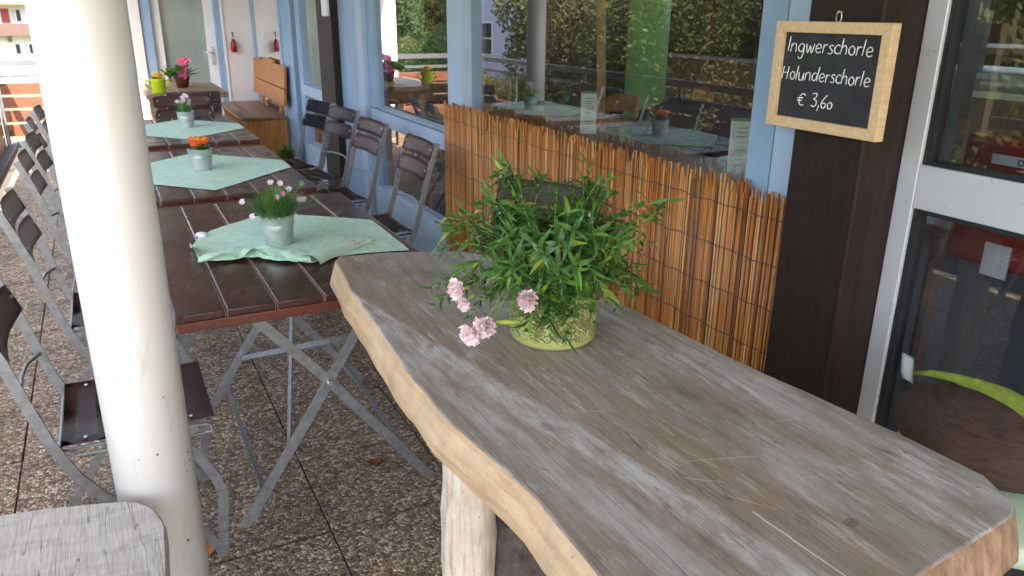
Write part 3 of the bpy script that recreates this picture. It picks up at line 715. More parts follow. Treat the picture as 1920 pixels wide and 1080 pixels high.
for x, y in ((-.2, 1.5), (-.2, 1.25), (-.9, 1.7), (-.9, 1.35)):
    q = B(); q.box(x - .035, x + .035, y - .035, y + .035, .001, .454, .004); q.obj('leg', M['bench_grey'], wb)

# ------------------------------------------------------------------ carnation in glazed pot
pc = thing('potted_carnation', 'bushy carnation with pale pink blooms in a green crackle-glazed pot on the plank table', 'potted plant', (.742, 1.262, .86))
PX, PY = .742, 1.262
q = B(); q.lathe([(.068, .8605), (.078, .8615), (.0845, .868), (.087, .876), (.0885, .9), (.0895, .96), (.0895, 1.005), (.0875, 1.01), (.083, 1.006), (.082, .985)], (PX, PY, 0), 48); q.obj('pot', M['pot'], pc)
q = B(); q.lathe([(.001, .993), (.05, .991), (.082, .986)], (PX, PY, 0), 32, False); q.obj('soil', M['soil'], pc)
def leaf_mesh(ln, wd, curl, fold=.25):
    q = B(); q.keep = True; rows = []
    for i in range(6):
        t = i / 5; ww = wd * (.35 + .65 * math.sin(math.pi * min(1, t * .85 + .12))) * (1 - t ** 4) + .0002
        x = ln * t * math.cos(curl * t * .6); z = ln * t * math.sin(-curl * t * .6)
        rows.append([q.bm.verts.new((x, s_ * ww, z + abs(s_) * fold * ww)) for s_ in (-1, 0, 1)])
    for a, b_ in zip(rows, rows[1:]):
        for k in (0, 1):
            f = q.bm.faces.new((a[k], b_[k], b_[k + 1], a[k + 1])); f.smooth = True
    return q
LEAF = [leaf_mesh(l_, w_, c_).mesh('leaf', M['leaf']) for l_, w_, c_ in ((.036, .0042, .5), (.044, .0046, .9), (.05, .0052, 1.3), (.04, .0054, 1.7), (.054, .0044, .3))]
CAMP = Vector((0, 0, 1.48))
leaves = []
def leaf_at(p, d, up, scale, kind):
    x = d.normalized(); y_ = up.cross(x); y_ = y_.normalized() if y_.length > 1e-5 else x.orthogonal().normalized(); z_ = x.cross(y_)
    m = Matrix(((x.x, y_.x, z_.x, p.x), (x.y, y_.y, z_.y, p.y), (x.z, y_.z, z_.z, p.z), (0, 0, 0, 1)))
    leaves.append((m @ Matrix.Scale(scale, 4), kind))
sq = B()
tocam = Vector((-.55, -.83, 0)); rightv = Vector((.885, -.46, 0))
shoots = []
for k in range(66):
    az = rnd(0, 2 * math.pi); sp = random.random()
    if k % 6 == 0: continue
    shoots.append((az, rnd(.10, .18), rnd(.25, 1.25) if sp < .62 else rnd(-.3, .35)))
# deliberate long shoots so the outline matches: (right, toward camera, up) targets from pot centre
outs = [(.205, -.02, .125), (.19, .02, .06), (-.10, -.02, .175), (-.12, .03, .15), (.02, -.04, .165), (.055, .0, .16), (.10, -.03, .15), (-.215, .05, .06), (-.22, .02, .10), (-.19, .08, .01), (-.20, .06, -.03), (-.15, .12, -.05),
        (.0, .14, -.04), (.05, .14, -.05), (.12, .10, -.04), (.15, .06, -.02), (-.05, .15, -.02), (-.10, .13, .03), (.08, .11, .03), (-.03, .12, .07), (.13, .02, .1), (-.17, .03, .12),
        (-.105, -.01, .212), (-.10, .02, .20), (-.115, .0, .19), (.06, .0, .205), (.10, .02, .19), (-.20, .04, .115), (-.21, .03, .085), (-.225, .08, -.01), (-.215, .1, -.035), (.215, -.01, .14), (.20, .0, .115), (.18, .03, -.03), (-.075, .02, .185), (-.03, .0, .185), (.0, .02, .18), (.045, .01, .185), (.075, .02, .175), (.09, .03, .15), (-.14, .02, .14), (-.06, .06, .14), (.03, .06, .13), (.08, .07, .09), (-.1, .08, .08),
        (.02, .15, -.01), (.06, .145, -.015), (.10, .125, -.01), (-.02, .15, .0), (.0, .145, -.075), (.035, .145, -.085), (-.06, .145, .01), (.13, .085, .0), (.155, .03, -.03), (.165, -.01, .0), (-.035, .15, -.06), (.085, .135, -.05)]
def grow(base, tip, droop, long_=False):
    pts = []; nseg = 9
    for i in range(nseg + 1):
        t = i / nseg; p = base.lerp(tip, t); p = p + Vector((0, 0, droop * math.sin(math.pi * t) * .5))
        p = p + Vector((noise.noise((tip.x * 20, t * 2, 1)), noise.noise((tip.y * 20, t * 2, 4)), 0)) * .008 * t
        pts.append(p)
    sq.tube(pts, [.0017 - .0008 * i / nseg for i in range(nseg + 1)], 5)
    ph = rnd(0, math.pi)
    n_pair = 9
    for i in range(n_pair):
        t = .28 + .72 * (i + 1) / n_pair
        x = t * nseg; a = int(min(x, nseg - 1e-3)); p = pts[a].lerp(pts[a + 1], x - a); d = (pts[a + 1] - pts[a]).normalized()
        s1 = d.orthogonal().normalized(); s2 = d.cross(s1)
        ph += 1.57 + rnd(-.3, .3)
        for sg in (0, math.pi):
            side = s1 * math.cos(ph + sg) + s2 * math.sin(ph + sg)
            opening = rnd(.6, 1.25) * (1.15 - .55 * t)
            dr_ = (d * math.cos(opening) + side * math.sin(opening) + Vector((0, 0, rnd(-.25, .08)))).normalized()
            leaf_at(p, dr_, d if opening > .3 else side, rnd(.55, 1.15) * (1.05 - .35 * max(0, t - .85) / .15), random.randrange(5))
cen = Vector((PX, PY, 1.0))
for az, ln, el in shoots:
    d = Vector((math.cos(az) * math.cos(el), math.sin(az) * math.cos(el), math.sin(el)))
    base = cen + Vector((math.cos(az), math.sin(az), 0)) * rnd(.01, .06)
    tip = base + d * ln * (.82 if el > .5 else .85); tip.z = max(tip.z, .93)
    grow(base, tip, rnd(.02, .06))
for r_, t_, u_ in outs:
    tip = cen + rightv * r_ + tocam * t_ + Vector((0, 0, u_)); base = cen + (rightv * r_ + tocam * t_).normalized() * rnd(.02, .06)
    grow(base, tip, rnd(.03, .09), True)
for k in range(110):   # inner filler leaves
    a = rnd(0, 6.28); p = cen + Vector((math.cos(a), math.sin(a), 0)) * rnd(.0, .075) + Vector((0, 0, rnd(.0, .075)))
    leaf_at(p, Vector((math.cos(a + rnd(-.8, .8)), math.sin(a + rnd(-.8, .8)), rnd(-.2, .9))), Vector((0, 0, 1)), rnd(.7, 1.1), random.randrange(5))
sq.obj('stems', M['stem'], pc)
q = B()
for k in range(60):
    a = rnd(0, 6.28); p = cen + Vector((math.cos(a), math.sin(a), 0)) * rnd(.0, .06); d = Vector((rnd(-1, 1), rnd(-1, 1), rnd(.1, .9))).normalized() * rnd(.03, .07)
    q.tube([p, p + d * .5 + Vector((0, 0, .006)), p + d], .0011, 4)
tag(q.obj('dry_stems', M['dry'], pc), kind='stuff')
leaves.sort(key=lambda m: (m[0].translation - CAMP).length)
off_ = Matrix.Translation(-Vector((PX, 1.262, .86)))
for m, kd in leaves[:300]: inst('leaf', LEAF[kd], pc, mtx=off_ @ m)
tot = bmesh.new()
for m, kd in leaves[300:]:
    n0 = len(tot.verts); tmp = LEAF[kd].copy(); tmp.transform(m); tot.from_mesh(tmp); bpy.data.meshes.remove(tmp)
q = B(); q.bm.free(); q.bm = tot; q.keep = True
tag(q.obj('leaf_mass', M['leaf_m'], pc), kind='stuff')
def carnation(p, d, r, mat, parent, np_=34, nm='flower'):
    d = d.normalized(); a = d.orthogonal().normalized(); b_ = d.cross(a); q = B(); q.keep = True
    for k in range(np_):
        lay = k / np_; th = k * 2.4; opn = .25 + 1.15 * lay
        dirv = (d * math.cos(opn) + (a * math.cos(th) + b_ * math.sin(th)) * math.sin(opn)).normalized()
        side = dirv.cross(d); side = side.normalized() if side.length > 1e-4 else a
        nrm_ = side.cross(dirv); L_ = r * rnd(.75, 1.1); rows = []
        for i in range(4):
            t = i / 3; ww = r * .42 * t ** .7
            rows.append([q.bm.verts.new(p + dirv * L_ * t + side * s_ * ww + nrm_ * (r * .16 * (-1) ** (j + k) * t * t + r * .25 * t * t) - (dirv * r * .12 * (j % 2) if i == 3 else Vector((0, 0, 0)))) for j, s_ in enumerate((-1, -.5, 0, .5, 1))])
        for x_, y__ in zip(rows, rows[1:]):
            for j in range(4):
                f = q.bm.faces.new((x_[j], y__[j], y__[j + 1], x_[j + 1])); f.smooth = False
    ob = q.obj(nm, mat, parent)
    return ob
def cal(p, d, ln, r):
    q = B(); q.tube([p - d * ln, p - d * ln * .6, p - d * ln * .1, p], [r * .4, r, r * .9, r * .5], 8); return q.obj('calyx', M['stem'], pc)
def locf(r_, t_, u_): return cen + rightv * r_ + tocam * t_ + Vector((0, 0, u_))
for (r_, t_, u_, dx, rad) in ((-.035, .15, -.005, (-.25, .9, .15), .026), (-.112, .150, -.058, (-.25, .95, .1), .026), (-.134, .150, -.07, (-.6, .75, -.35), .026), (-.168, .09, -.008, (-.7, .65, .1), .025), (-.158, .095, -.03, (-.6, .7, -.3), .02)):
    p = locf(r_, t_, u_); d = (rightv * dx[0] + tocam * dx[1] + Vector((0, 0, dx[2]))).normalized()
    carnation(p, d, rad, M['petal_pale'], pc)
    cal(p, d, .028, .005)
    q = B(); bp = cen + (rightv * r_ + tocam * t_).normalized() * .06; mid = (p + bp) / 2 + Vector((0, 0, .03)); q.tube([bp, mid, p - d * .026], .0014, 5); q.obj('flower_stem', M['stem'], pc)
pb = locf(-.085, .14, -.055); q = B(); q.tube([pb + rightv * .03, pb + rightv * .008, pb - rightv * .012], [.003, .005, .0035], 8); q.obj('flower_bud', plain('bud', (.3, .38, .05, 1)), pc)

# ------------------------------------------------------------------ folding tables
ft = thing('folding_table', 'brown slatted folding table beside the plank table, its mint cloth bunched up', 'table', (.46, 2.62, 0), 0, 'brown slatted folding tables down the terrace')
X0, Y0, Y1 = .08, 2.005, 3.245
for i in range(6):
    a = X0 + .127 * i
    q = B(); q.box(a, a + .119, Y0, Y1, .728, .75, .004)
    q.mat(1).box(a + .1192, a + .1205, Y0 + .002, Y1 - .002, .7275, .7492); q.mat(1).box(a - .0015, a - .0002, Y0 + .002, Y1 - .002, .7275, .7492)
    q.obj('table_plank', [M['lacq'], M['worn']], ft)
for y in (Y0 + .002, Y1 - .027):
    q = B(); q.box(X0 + .004, X0 + .755, y, y + .025, .700, .7272, .003); q.obj('end_batten', M['redlip'], ft)
for a in (X0 + .002, X0 + .735):
    q = B(); q.box(a, a + .022, Y0 + .03, Y1 - .03, .704, .7272, .002); q.obj('side_batten', M['redlip'], ft)
def legA(y): return [(.19, y, .004), (.215, y, .03), (.30, y, .16), (.40, y, .305), (.48, y, .43), (.56, y, .555), (.66, y, .70)]
def legB(y): return [(.80, y, .004), (.775, y, .03), (.69, y, .15), (.58, y, .295), (.48, y, .43), (.385, y, .545), (.255, y, .70)]
for y in (2.13, 2.95):
    q = B(); q.bar(legA(y), .03, .007, (0, 1, 0)); q.obj('leg', M['zinc'], ft)
    q = B(); q.bar(legB(y + .012 * (1 if y < 2.5 else -1)), .03, .007, (0, 1, 0)); q.obj('leg', M['zinc'], ft)
    q = B(); q.lathe([(.008, -.012), (.008, .022)], (0, 0, 0), 10); q.bm.transform(Matrix.Translation((.48, y, .43)) @ Matrix.Rotation(R(90), 4, 'X')); q.obj('pivot_bolt', M['bolt'], ft)
q = B(); q.bar([(.265, 2.135, .095), (.265, 2.945, .095)], .016, .005, (0, 0, 1)); q.obj('stretcher', M['zinc'], ft)
q = B(); q.bar([(.725, 2.145, .115), (.725, 2.935, .115)], .016, .005, (0, 0, 1)); q.obj('stretcher', M['zinc'], ft)
q = B(); q.bar([(.335, 2.94, .20), (.55, 2.14, .555)], .022, .005, (.5, 0, -.4)); q.obj('brace', M['zinc'], ft)
q = B(); q.bar([(.345, 2.13, .225), (.56, 2.945, .56)], .018, .005, (.5, 0, -.4)); q.obj('brace', M['zinc'], ft)
q = B(); q.bar([(.22, 2.13, .69), (.22, 2.96, .69)], .028, .006, (1, 0, 0)); q.bar([(.69, 2.13, .69), (.69, 2.96, .69)], .028, .006, (1, 0, 0)); q.obj('rail', M['zinc'], ft)
t2 = copy_thing(ft, (.46 - .06, 2.62 + 1.37, 0), 0, 'brown slatted folding table carrying the pot of orange primulas')
t3 = copy_thing(ft, (.46 - .045, 2.62 + 2.83, 0), R(.6), 'farthest brown slatted folding table, with the pot of lilac flowers')

# ------------------------------------------------------------------ tablecloths
def diamond(cx, cy, half, rot, z, xe, label, seed):
    """square cloth turned over a table; whatever passes the table's right or left edge hangs down"""
    q = B(); ca, sa = math.cos(rot), math.sin(rot)
    def fn(u, v):
        a, b_ = (u - .5) * 2 * half, (v - .5) * 2 * half
        x, y = cx + a * ca - b_ * sa, cy + a * sa + b_ * ca
        zz = z + .0012 * noise.noise((x * 8, y * 8, seed)) + .0012
        for lim, sg in ((xe[1], 1), (xe[0], -1)):
            ex = (x - lim) * sg
            if ex > 0:
                x = lim + sg * min(.012, ex * .6) + sg * .006 * math.sin(y * 40) * min(1, ex * 8); zz = z - max(0, ex - .008)
        return (x, y, zz)
    q.grid(fn, 46, 46)
    o = q.obj('tablecloth', M['cloth']); return tag(o, label, 'tablecloth', 'mint green tablecloths')
diamond(.375, 3.985, .355, R(44), .751, (.015, .772), 'flat mint green cloth under the orange primulas', 3)
diamond(.43, 5.48, .34, R(41), .751, (.03, .787), 'flat mint green cloth under the lilac flowers at the farthest folding table', 5)
top = [(.179, 2.609), (.215, 2.72), (.265, 2.805), (.433, 2.949), (.52, 2.935), (.581, 2.907), (.70, 2.81), (.812, 2.713), (.812, 2.50), (.806, 2.293)]
bot = [(.179, 2.609), (.178, 2.50), (.190, 2.418), (.263, 2.412), (.342, 2.417), (.38, 2.385), (.423, 2.336), (.46, 2.295), (.492, 2.285), (.53, 2.31), (.584, 2.321), (.686, 2.317), (.75, 2.303), (.806, 2.293)]
cl = thing('tablecloth', 'rumpled mint cloth with folded-over front corner and a white care tag', 'tablecloth', (.5, 2.6, .75), 0, 'mint green tablecloths')
q = B()
def fn(u, v):
    a = interp(bot, u); b_ = interp(top, u); x, y = a[0] + (b_[0] - a[0]) * v, a[1] + (b_[1] - a[1]) * v
    fr = max(0, 1 - v * 3.2) * min(1, max(0, (.62 - u) * 6)) ; lf = max(0, 1 - abs(u - .1) * 6) * max(0, 1 - v * 1.8)
    z = .7535 + .0025 * (noise.noise((x * 9, y * 9, 1)) + .4) * (1 - fr)
    z += fr * (.018 + .02 * noise.noise((x * 17, y * 15, 2)) + .004 * math.sin(x * 60)) * (1 if v > 0.001 else 1.15)
    z += lf * .02 * (.6 + noise.noise((x * 22, y * 22, 6)))
    if v < .001: z += .006 * fr * math.sin(x * 55)
    return (x, y, max(z, .7515))
q.grid(fn, 90, 34); q.obj('cloth_sheet', M['cloth'], cl)
# folded flap lying over the sheet, a soft roll with paler reverse
q = B(); spine = [(.485, 2.31), (.53, 2.345), (.60, 2.39), (.66, 2.425), (.712, 2.45)]
def fr_(u, v):
    p = interp(spine, u); w_ = .045 * (1 - .55 * u); th = math.pi * v
    n2 = Vector((.46, -.88)); c_ = Vector(p) + n2 * (math.cos(th) * -w_ + .01)
    return (c_.x, c_.y, .755 + math.sin(th) * .021 * (1 - .35 * u) + .0015 * noise.noise((p[0] * 40, v * 4, 1)))
q.grid(fr_, 20, 10); q.obj('folded_flap', M['cloth_under'], cl)
q = B()
def fr2(u, v):
    a = interp([(.20, 2.46), (.28, 2.50), (.36, 2.56), (.44, 2.46), (.50, 2.36)], u); b_ = interp([(.182, 2.43), (.26, 2.412), (.342, 2.414), (.42, 2.334), (.49, 2.286)], u)
    x, y = a[0] + (b_[0] - a[0]) * v, a[1] + (b_[1] - a[1]) * v
    return (x, y, .7565 + .024 * math.sin(math.pi * min(1, v * .9 + .06)) * (.7 + .6 * noise.noise((x * 12, y * 14, 4))) + .005 * noise.noise((x * 35, y * 35, 4)))
q.grid(fr2, 40, 12); q.obj('folded_flap', M['cloth'], cl)
def frt(lo, hi, va, vb, up):
    def f_(u, v):
        x, y, z = fr_(lo + (hi - lo) * u, va + (vb - va) * v); return (x, y, z + up)
    return f_
q = B(); q.grid(frt(.56, .84, .36, .74, .0022), 10, 6); q.obj('care_tag', M['white'], cl)
q = B()
for k in range(3): q.grid(frt(.66 + .03 * k, .80 - .02 * k, .42 + .1 * k, .46 + .1 * k, .0030), 6, 1)
q.obj('tag_print', M['ink'], cl)
q = B(); q.blob((.228, 2.735, .762), .02, .015, .010, 2, .3); tag(q.obj('cloth_clip', M['white']), 'small white clip at the back edge of the rumpled mint cloth', 'clip')

# ------------------------------------------------------------------ zinc buckets with flowers
def bucket(x, y, z, rb, rt, h, label, name, cat='potted plant'):
    t = thing(name, label, cat, (x, y, z), 0, 'small zinc flower buckets')
    q = B(); q.lathe([(rb, z), (rb * 1.0, z + .002), (rb + (rt - rb) * .5, z + h * .5), (rb + (rt - rb) * .66 + .0015, z + h * .66), (rb + (rt - rb) * .69, z + h * .69), (rb + (rt - rb) * .74 + .0015, z + h * .735),
                      (rt, z + h * .97), (rt + .002, z + h * .985), (rt + .001, z + h), (rt - .003, z + h * .985), (rt - .004, z + h * .9)], (x, y, 0), 36); q.obj('bucket', M['bucket'], t)
    q = B(); q.lathe([(.001, z + h * .9), (rt - .004, z + h * .89)], (x, y, 0), 20, False); q.obj('soil', M['soil'], t)
    return t
def tuft(t, x, y, z, n, L_, spread, mat, wd=.0016, rad=.035):
    q = B(); q.keep = True
    for k in range(n):
        a = rnd(0, 6.28); r0 = rnd(0, rad); ln = L_ * rnd(.6, 1.1); tl = rnd(.05, spread) * (.35 + .65 * r0 / rad)
        d = Vector((math.cos(a), math.sin(a), 0)); s_ = Vector((-d.y, d.x, 0)); p0 = Vector((x, y, z)) + d * r0; rows = []
        ln *= 1 / math.sqrt(1 + .25 * tl * tl)
        for i in range(4):
            tt = i / 3; p = p0 + d * ln * tl * tt ** 1.5 + Vector((0, 0, ln * tt * (1 - .3 * tl * tt))); ww = wd * (1 - tt * .85)
            rows.append([q.bm.verts.new(p - s_ * ww), q.bm.verts.new(p + s_ * ww)])
        for a_, b_ in zip(rows, rows[1:]): q.bm.faces.new((a_[0], b_[0], b_[1], a_[1])).smooth = True
    return tag(q.obj('foliage', mat, t), kind='stuff')
def flower5(t, p, r, mat, tilt=(0, 0, 1), n=5):
    q = B(); q.keep = True; d = Vector(tilt).normalized(); a = d.orthogonal().normalized(); b_ = d.cross(a)
    for k in range(n):
        th = 2 * math.pi * k / n + rnd(-.2, .2); e_ = a * math.cos(th) + b_ * math.sin(th); s_ = d.cross(e_); P0 = Vector(p)
        v = [q.bm.verts.new(P0 + e_ * r * x_ + s_ * r * y_ + d * r * z_) for x_, y_, z_ in ((0, 0, 0), (.5, -.36, .12), (1, -.26, .05), (.92, 0, .12), (1, .26, .05), (.5, .36, .12))]
        q.bm.faces.new(v)
    return q.obj('flower', mat, t)
def stemlet(t, p0, p1): q = B(); m = (Vector(p0) + Vector(p1)) / 2 + Vector((0, 0, .01)); q.tube([p0, m, p1], .0009, 4); q.obj('flower_stem', M['stem'], t)
b1 = bucket(.447, 2.545, .7545, .044, .053, .1, 'zinc bucket of grassy dianthus with pink blooms on the rumpled mint cloth', 'dianthus_pot')
tuft(b1, .447, 2.545, .842, 1200, .098, 1.5, M['blade'], .0023, .05)
for dx, dy, dz, mt in ((.0, -.03, .105, 'petal_pink'), (.022, -.01, .112, 'petal_pink'), (.03, .06, .145, 'petal_lilac'), (.055, .05, .115, 'petal_lilac'), (.075, -.01, .075, 'petal_lilac'), (-.085, -.06, .03, 'petal_lilac'), (.09, .0, .07, 'petal_lilac'), (.005, .09, .145, 'petal_lilac'), (-.10, .02, .08, 'petal_lilac'), (.10, .06, .135, 'stem')):
    p = (.447 + dx, 2.545 + dy, .85 + dz * .62); stemlet(b1, (.447 + dx * .3, 2.545 + dy * .3, .85), p); flower5(b1, p, .0105, M[mt], (-.3 + dx * 3, -.8, .5), 6)
b2 = bucket(.373, 3.985, .754, .045, .055, .1, 'zinc bucket of orange primulas on the flat mint cloth', 'primula_pot')
def broad(t, x, y, z, n, L_, wd, mat, up=.6):
    q = B(); q.keep = True
    for k in range(n):
        a = 6.28 * k / n + rnd(-.3, .3); el = rnd(.15, up + .5); ln = L_ * rnd(.7, 1.15); d = Vector((math.cos(a) * math.cos(el), math.sin(a) * math.cos(el), math.sin(el))); s_ = Vector((-math.sin(a), math.cos(a), 0)); u_ = d.cross(s_)
        rows = []
        for i in range(5):
            tt = i / 4; ww = wd * math.sin(math.pi * (tt * .8 + .14)); p = Vector((x, y, z)) + d * ln * tt - Vector((0, 0, .35 * ln * tt * tt * el))
            rows.append([q.bm.verts.new(p - s_ * ww + u_ * -.2 * ww), q.bm.verts.new(p), q.bm.verts.new(p + s_ * ww + u_ * -.2 * ww)])
        for a_, b_ in zip(rows, rows[1:]):
            for j in (0, 1): q.bm.faces.new((a_[j], b_[j], b_[j + 1], a_[j + 1])).smooth = True
    return tag(q.obj('foliage', mat, t), kind='stuff')
broad(b2, .373, 3.985, .845, 18, .07, .02, M['primleaf'], .8)
for k in range(16):
    a = rnd(0, 6.28); r_ = rnd(.0, .042); p = (.368 + r_ * math.cos(a), 3.98 + r_ * math.sin(a), .875 + rnd(0, .032)); flower5(b2, p, .019, M['petal_orange'], (rnd(-.5, .2), -.7, .6)); flower5(b2, (p[0] - .002, p[1] - .009, p[2] + .005), .006, M['petal_yellow'], (0, -.7, .6))
b3 = bucket(.459, 5.535, .754, .044, .053, .1, 'zinc bucket of pale lilac flowers on the farthest folding table', 'lilac_flower_pot')
tuft(b3, .459, 5.535, .845, 160, .085, 1.0, M['blade'], .0024); broad(b3, .459, 5.535, .845, 14, .06, .01, M['blade'], 1)
for k in range(12):
    a = rnd(0, 6.28); r_ = rnd(.0, .06); p = (.47 + r_ * math.cos(a), 5.535 + r_ * math.sin(a), .90 + rnd(0, .055)); stemlet(b3, (.46, 5.535, .85), p); flower5(b3, p, .013, M['petal_lilac'], (rnd(-.5, .3), -.8, .4))
# ------------------------------------------------------------------ folding chairs (built facing +x)
def make_chair(name, label, seatm, backm):
    t = thing(name, label, 'chair', (0, 0, 0), 0, 'folding slat chairs along the terrace')
    prof = [(-.365, .865), (-.335, .78), (-.305, .69), (-.275, .57), (-.243, .455), (-.2, .35), (-.15, .275), (-.08, .205), (0, .155), (.07, .10), (.12, .01)]
    for s_ in (-1, 1):
        q = B(); q.bar([(x, s_ * .2, z) for x, z in prof], .026, .007, (0, 1, 0)); q.obj('upright', M['zinc'], t, False)
        q = B(); q.bar([(-.28, s_ * .185, .004), (-.255, s_ * .185, .05), (-.18, s_ * .185, .17), (-.08, s_ * .185, .30), (.02, s_ * .185, .385), (.1, s_ * .185, .412)], .024, .006, (0, 1, 0)); q.obj('rear_leg', M['zinc'], t, False)
        q = B(); q.bar([(.03, s_ * .208, .405), (.085, s_ * .208, .345), (.125, s_ * .208, .26), (.14, s_ * .208, .2), (.128, s_ * .208, .1), (.122, s_ * .208, .004)], .026, .006, (0, 1, 0)); q.obj('front_leg', M['zinc'], t, False)
        q = B(); q.tube([(-.225, s_ * .178, .418), (.12, s_ * .178, .412), (.135, s_ * .178, .405), (.135, s_ * .178, .385), (.10, s_ * .178, .385), (-.19, s_ * .178, .396)], .0045, 6); q.obj('seat_rail', M['zinc'], t, False)
    for (x, z) in ((-.268, .545), (-.225, .425), (-.28, .05)):
        q = B(); bow = .025 if z > .5 else 0
        q.tube([(x, -.198, z), (x - bow, -.1, z + .012 * (bow > 0)), (x - bow * 1.2, 0, z + .016 * (bow > 0)), (x - bow, .1, z + .012 * (bow > 0)), (x, .198, z)], .0055, 7); q.obj('cross_rod', M['zinc'], t, False)
    for k in range(3):
        a = -.222 + .127 * k
        q = B(); q.grid(lambda u, v: (a + .113 * u, -.195 + .39 * v, .439 - .010 * math.sin(math.pi * v) - .004 * math.sin(math.pi * (k + u) / 3)), 3, 8)
        bmesh.ops.solidify(q.bm, geom=list(q.bm.faces), thickness=.017)
        q.mat(1)
        for yy in (-.165, .165): q.lathe([(.0055, .0), (.0045, .0032)], (a + .056, yy, .4372), 8)
        q.obj('seat_slat', [seatm, M['bolt']], t, False)
    for (zc, h) in ((.822, .082), (.722, .086)):
        xc = -.365 + (.865 - zc) * .34
        q = B(); tl = .34
        q.grid(lambda u, v: (xc + .016 - tl * (u - .5) * h - .020 * math.sin(math.pi * v), -.205 + .41 * v, zc + (u - .5) * h * (1 - .10 * abs(2 * v - 1) ** 6)), 4, 12)
        bmesh.ops.solidify(q.bm, geom=list(q.bm.faces), thickness=-.014)
        q.mat(1)
        for yy in (-.178, .178):
            z_ = zc + .008; q.blob((xc + .017 - .02 * math.sin(math.pi * (yy + .205) / .41), yy, z_), .004, .0062, .0062, 1, 0)
        q.obj('back_slat', [backm, M['bolt']], t, False)
    return t
ch = make_chair('folding_chair', 'dark brown folding chair half hidden by the near white column', M['lacq_x'], M['slat_mid'])
ch.location = (0, 2.235, 0)
chg = make_chair('folding_chair', 'folding chair with glare-greyed brown slats on the open side, second from the front', M['lacq_x'], M['slat_grey']); chg.location = (.01, 3.10, 0)
for x, y, rz, lb in ((-.005, 4.07, 1, 'folding chair on the open side by the primula table, third from the front'), (-.01, 4.67, -1.5, 'folding chair on the open side, fourth from the front'),
                     (-.05, 5.38, 2, 'folding chair on the open side by the farthest folding table, nearer of its pair'), (-.045, 6.02, -2, 'farthest folding chair on the open side, close to the railing end')):
    copy_thing(chg, (x, y, 0), R(rz), lb)
for x, y, rz, src, lb in ((1.065, 3.80, 180, ch, 'folding chair under the middle window rail, nearest to the reed screen'), (1.06, 4.56, 184, ch, 'folding chair against the blue window post, two brown back slats'),
                          (1.075, 5.2, 190, chg, 'greyish folding chair in front of the far dark post, right one of the close pair'), (1.03, 5.62, 191, chg, 'greyish folding chair in front of the far dark post, left one of the close pair'),
                          (1.17, 2.38, 213, chg, 'folding chair behind the potted carnation, angled against the reed screen'),
                          (.64, 7.12, 90, ch, 'dark folding chair seen from behind, pushed to the rustic table'), (.53, 6.13, -90, ch, 'dark folding chair facing the camera at the end of the farthest folding table')):
    copy_thing(src, (x, y, 0), R(rz), lb)
# ------------------------------------------------------------------ far end: rustic table, bench, pots
rt = thing('rustic_table', 'rustic brown wooden table with clipped corners holding two bright pots', 'table', (.68, 8.2, 0))
for k in range(5):
    q = B(); xs = .34 + .138 * k; e_ = .10 if k in (0, 4) else 0
    q.box(xs, xs + .135, 7.62 + e_, 8.95 - e_, .715, .76, .006); q.obj('table_plank', M['fartable'], rt)
q = B(); q.box(.42, .95, 7.75, 7.79, .58, .714, .004); q.obj('apron', M['redlip'], rt)
for x in (.45, .92):
    q = B(); q.box(x - .05, x + .05, 7.80, 7.88, .001, .713, .006); q.obj('leg', M['fartable'], rt); q = B(); q.box(x - .05, x + .05, 8.7, 8.78, .001, .713, .006); q.obj('leg', M['fartable'], rt)
lp = thing('yellow_flower_pot', 'lime green pot with handle and yellow flowers on the rustic table', 'potted plant', (.455, 7.83, .76))
q = B(); q.lathe([(.055, .761), (.062, .77), (.058, .85), (.068, .885), (.066, .89), (.058, .87)], (.455, 7.83, 0), 28); q.obj('pot', M['limepot'], lp)
q = B(); q.tube([(.395, 7.83, .86), (.36, 7.83, .87), (.35, 7.83, .835), (.39, 7.83, .80)], .008, 8); q.tube([(.515, 7.83, .86), (.55, 7.83, .875), (.56, 7.83, .84), (.52, 7.83, .80)], .008, 8); q.obj('handle', M['limepot'], lp)
broad(lp, .455, 7.83, .88, 12, .09, .016, M['primleaf'], .8)
for k in range(14):
    a = rnd(0, 6.28); r_ = rnd(0, .06); flower5(lp, (.455 + r_ * math.cos(a), 7.83 + r_ * math.sin(a), .905 + rnd(0, .02)), .028, M['petal_yellow'], (rnd(-.4, .4), -.6, .7))
rp = thing('pink_flower_pot', 'leafy raspberry-pink plant in a brown pot behind the lime pot', 'potted plant', (.70, 8.35, .76))
q = B(); q.lathe([(.05, .761), (.075, .86), (.078, .865), (.07, .86)], (.70, 8.35, 0), 24); q.obj('pot', M['redlip'], rp)
broad(rp, .70, 8.35, .87, 26, .20, .034, M['primleaf'], .9); broad(rp, .60, 8.3, .87, 16, .15, .028, M['primleaf'], .9)
for k in range(15):
    a = rnd(0, 6.28); r_ = rnd(0, .075); flower5(rp, (.72 + r_ * math.cos(a), 8.3 + r_ * math.sin(a) * .6, .96 + rnd(-.09, .06)), .035, M['petal_red' if k % 3 else 'petal_pink'], (rnd(-.4, .4), -.8, .4))
wbn = thing('wooden_bench', 'orange-brown wooden bench with high curved back against the far window', 'bench', (1.45, 9, 0))
for k in range(3):
    q = B(); q.box(1.19 + .155 * k, 1.332 + .155 * k, 8.22, 9.85, .425, .455, .006); q.obj('seat_plank', M['benchseat'], wbn)
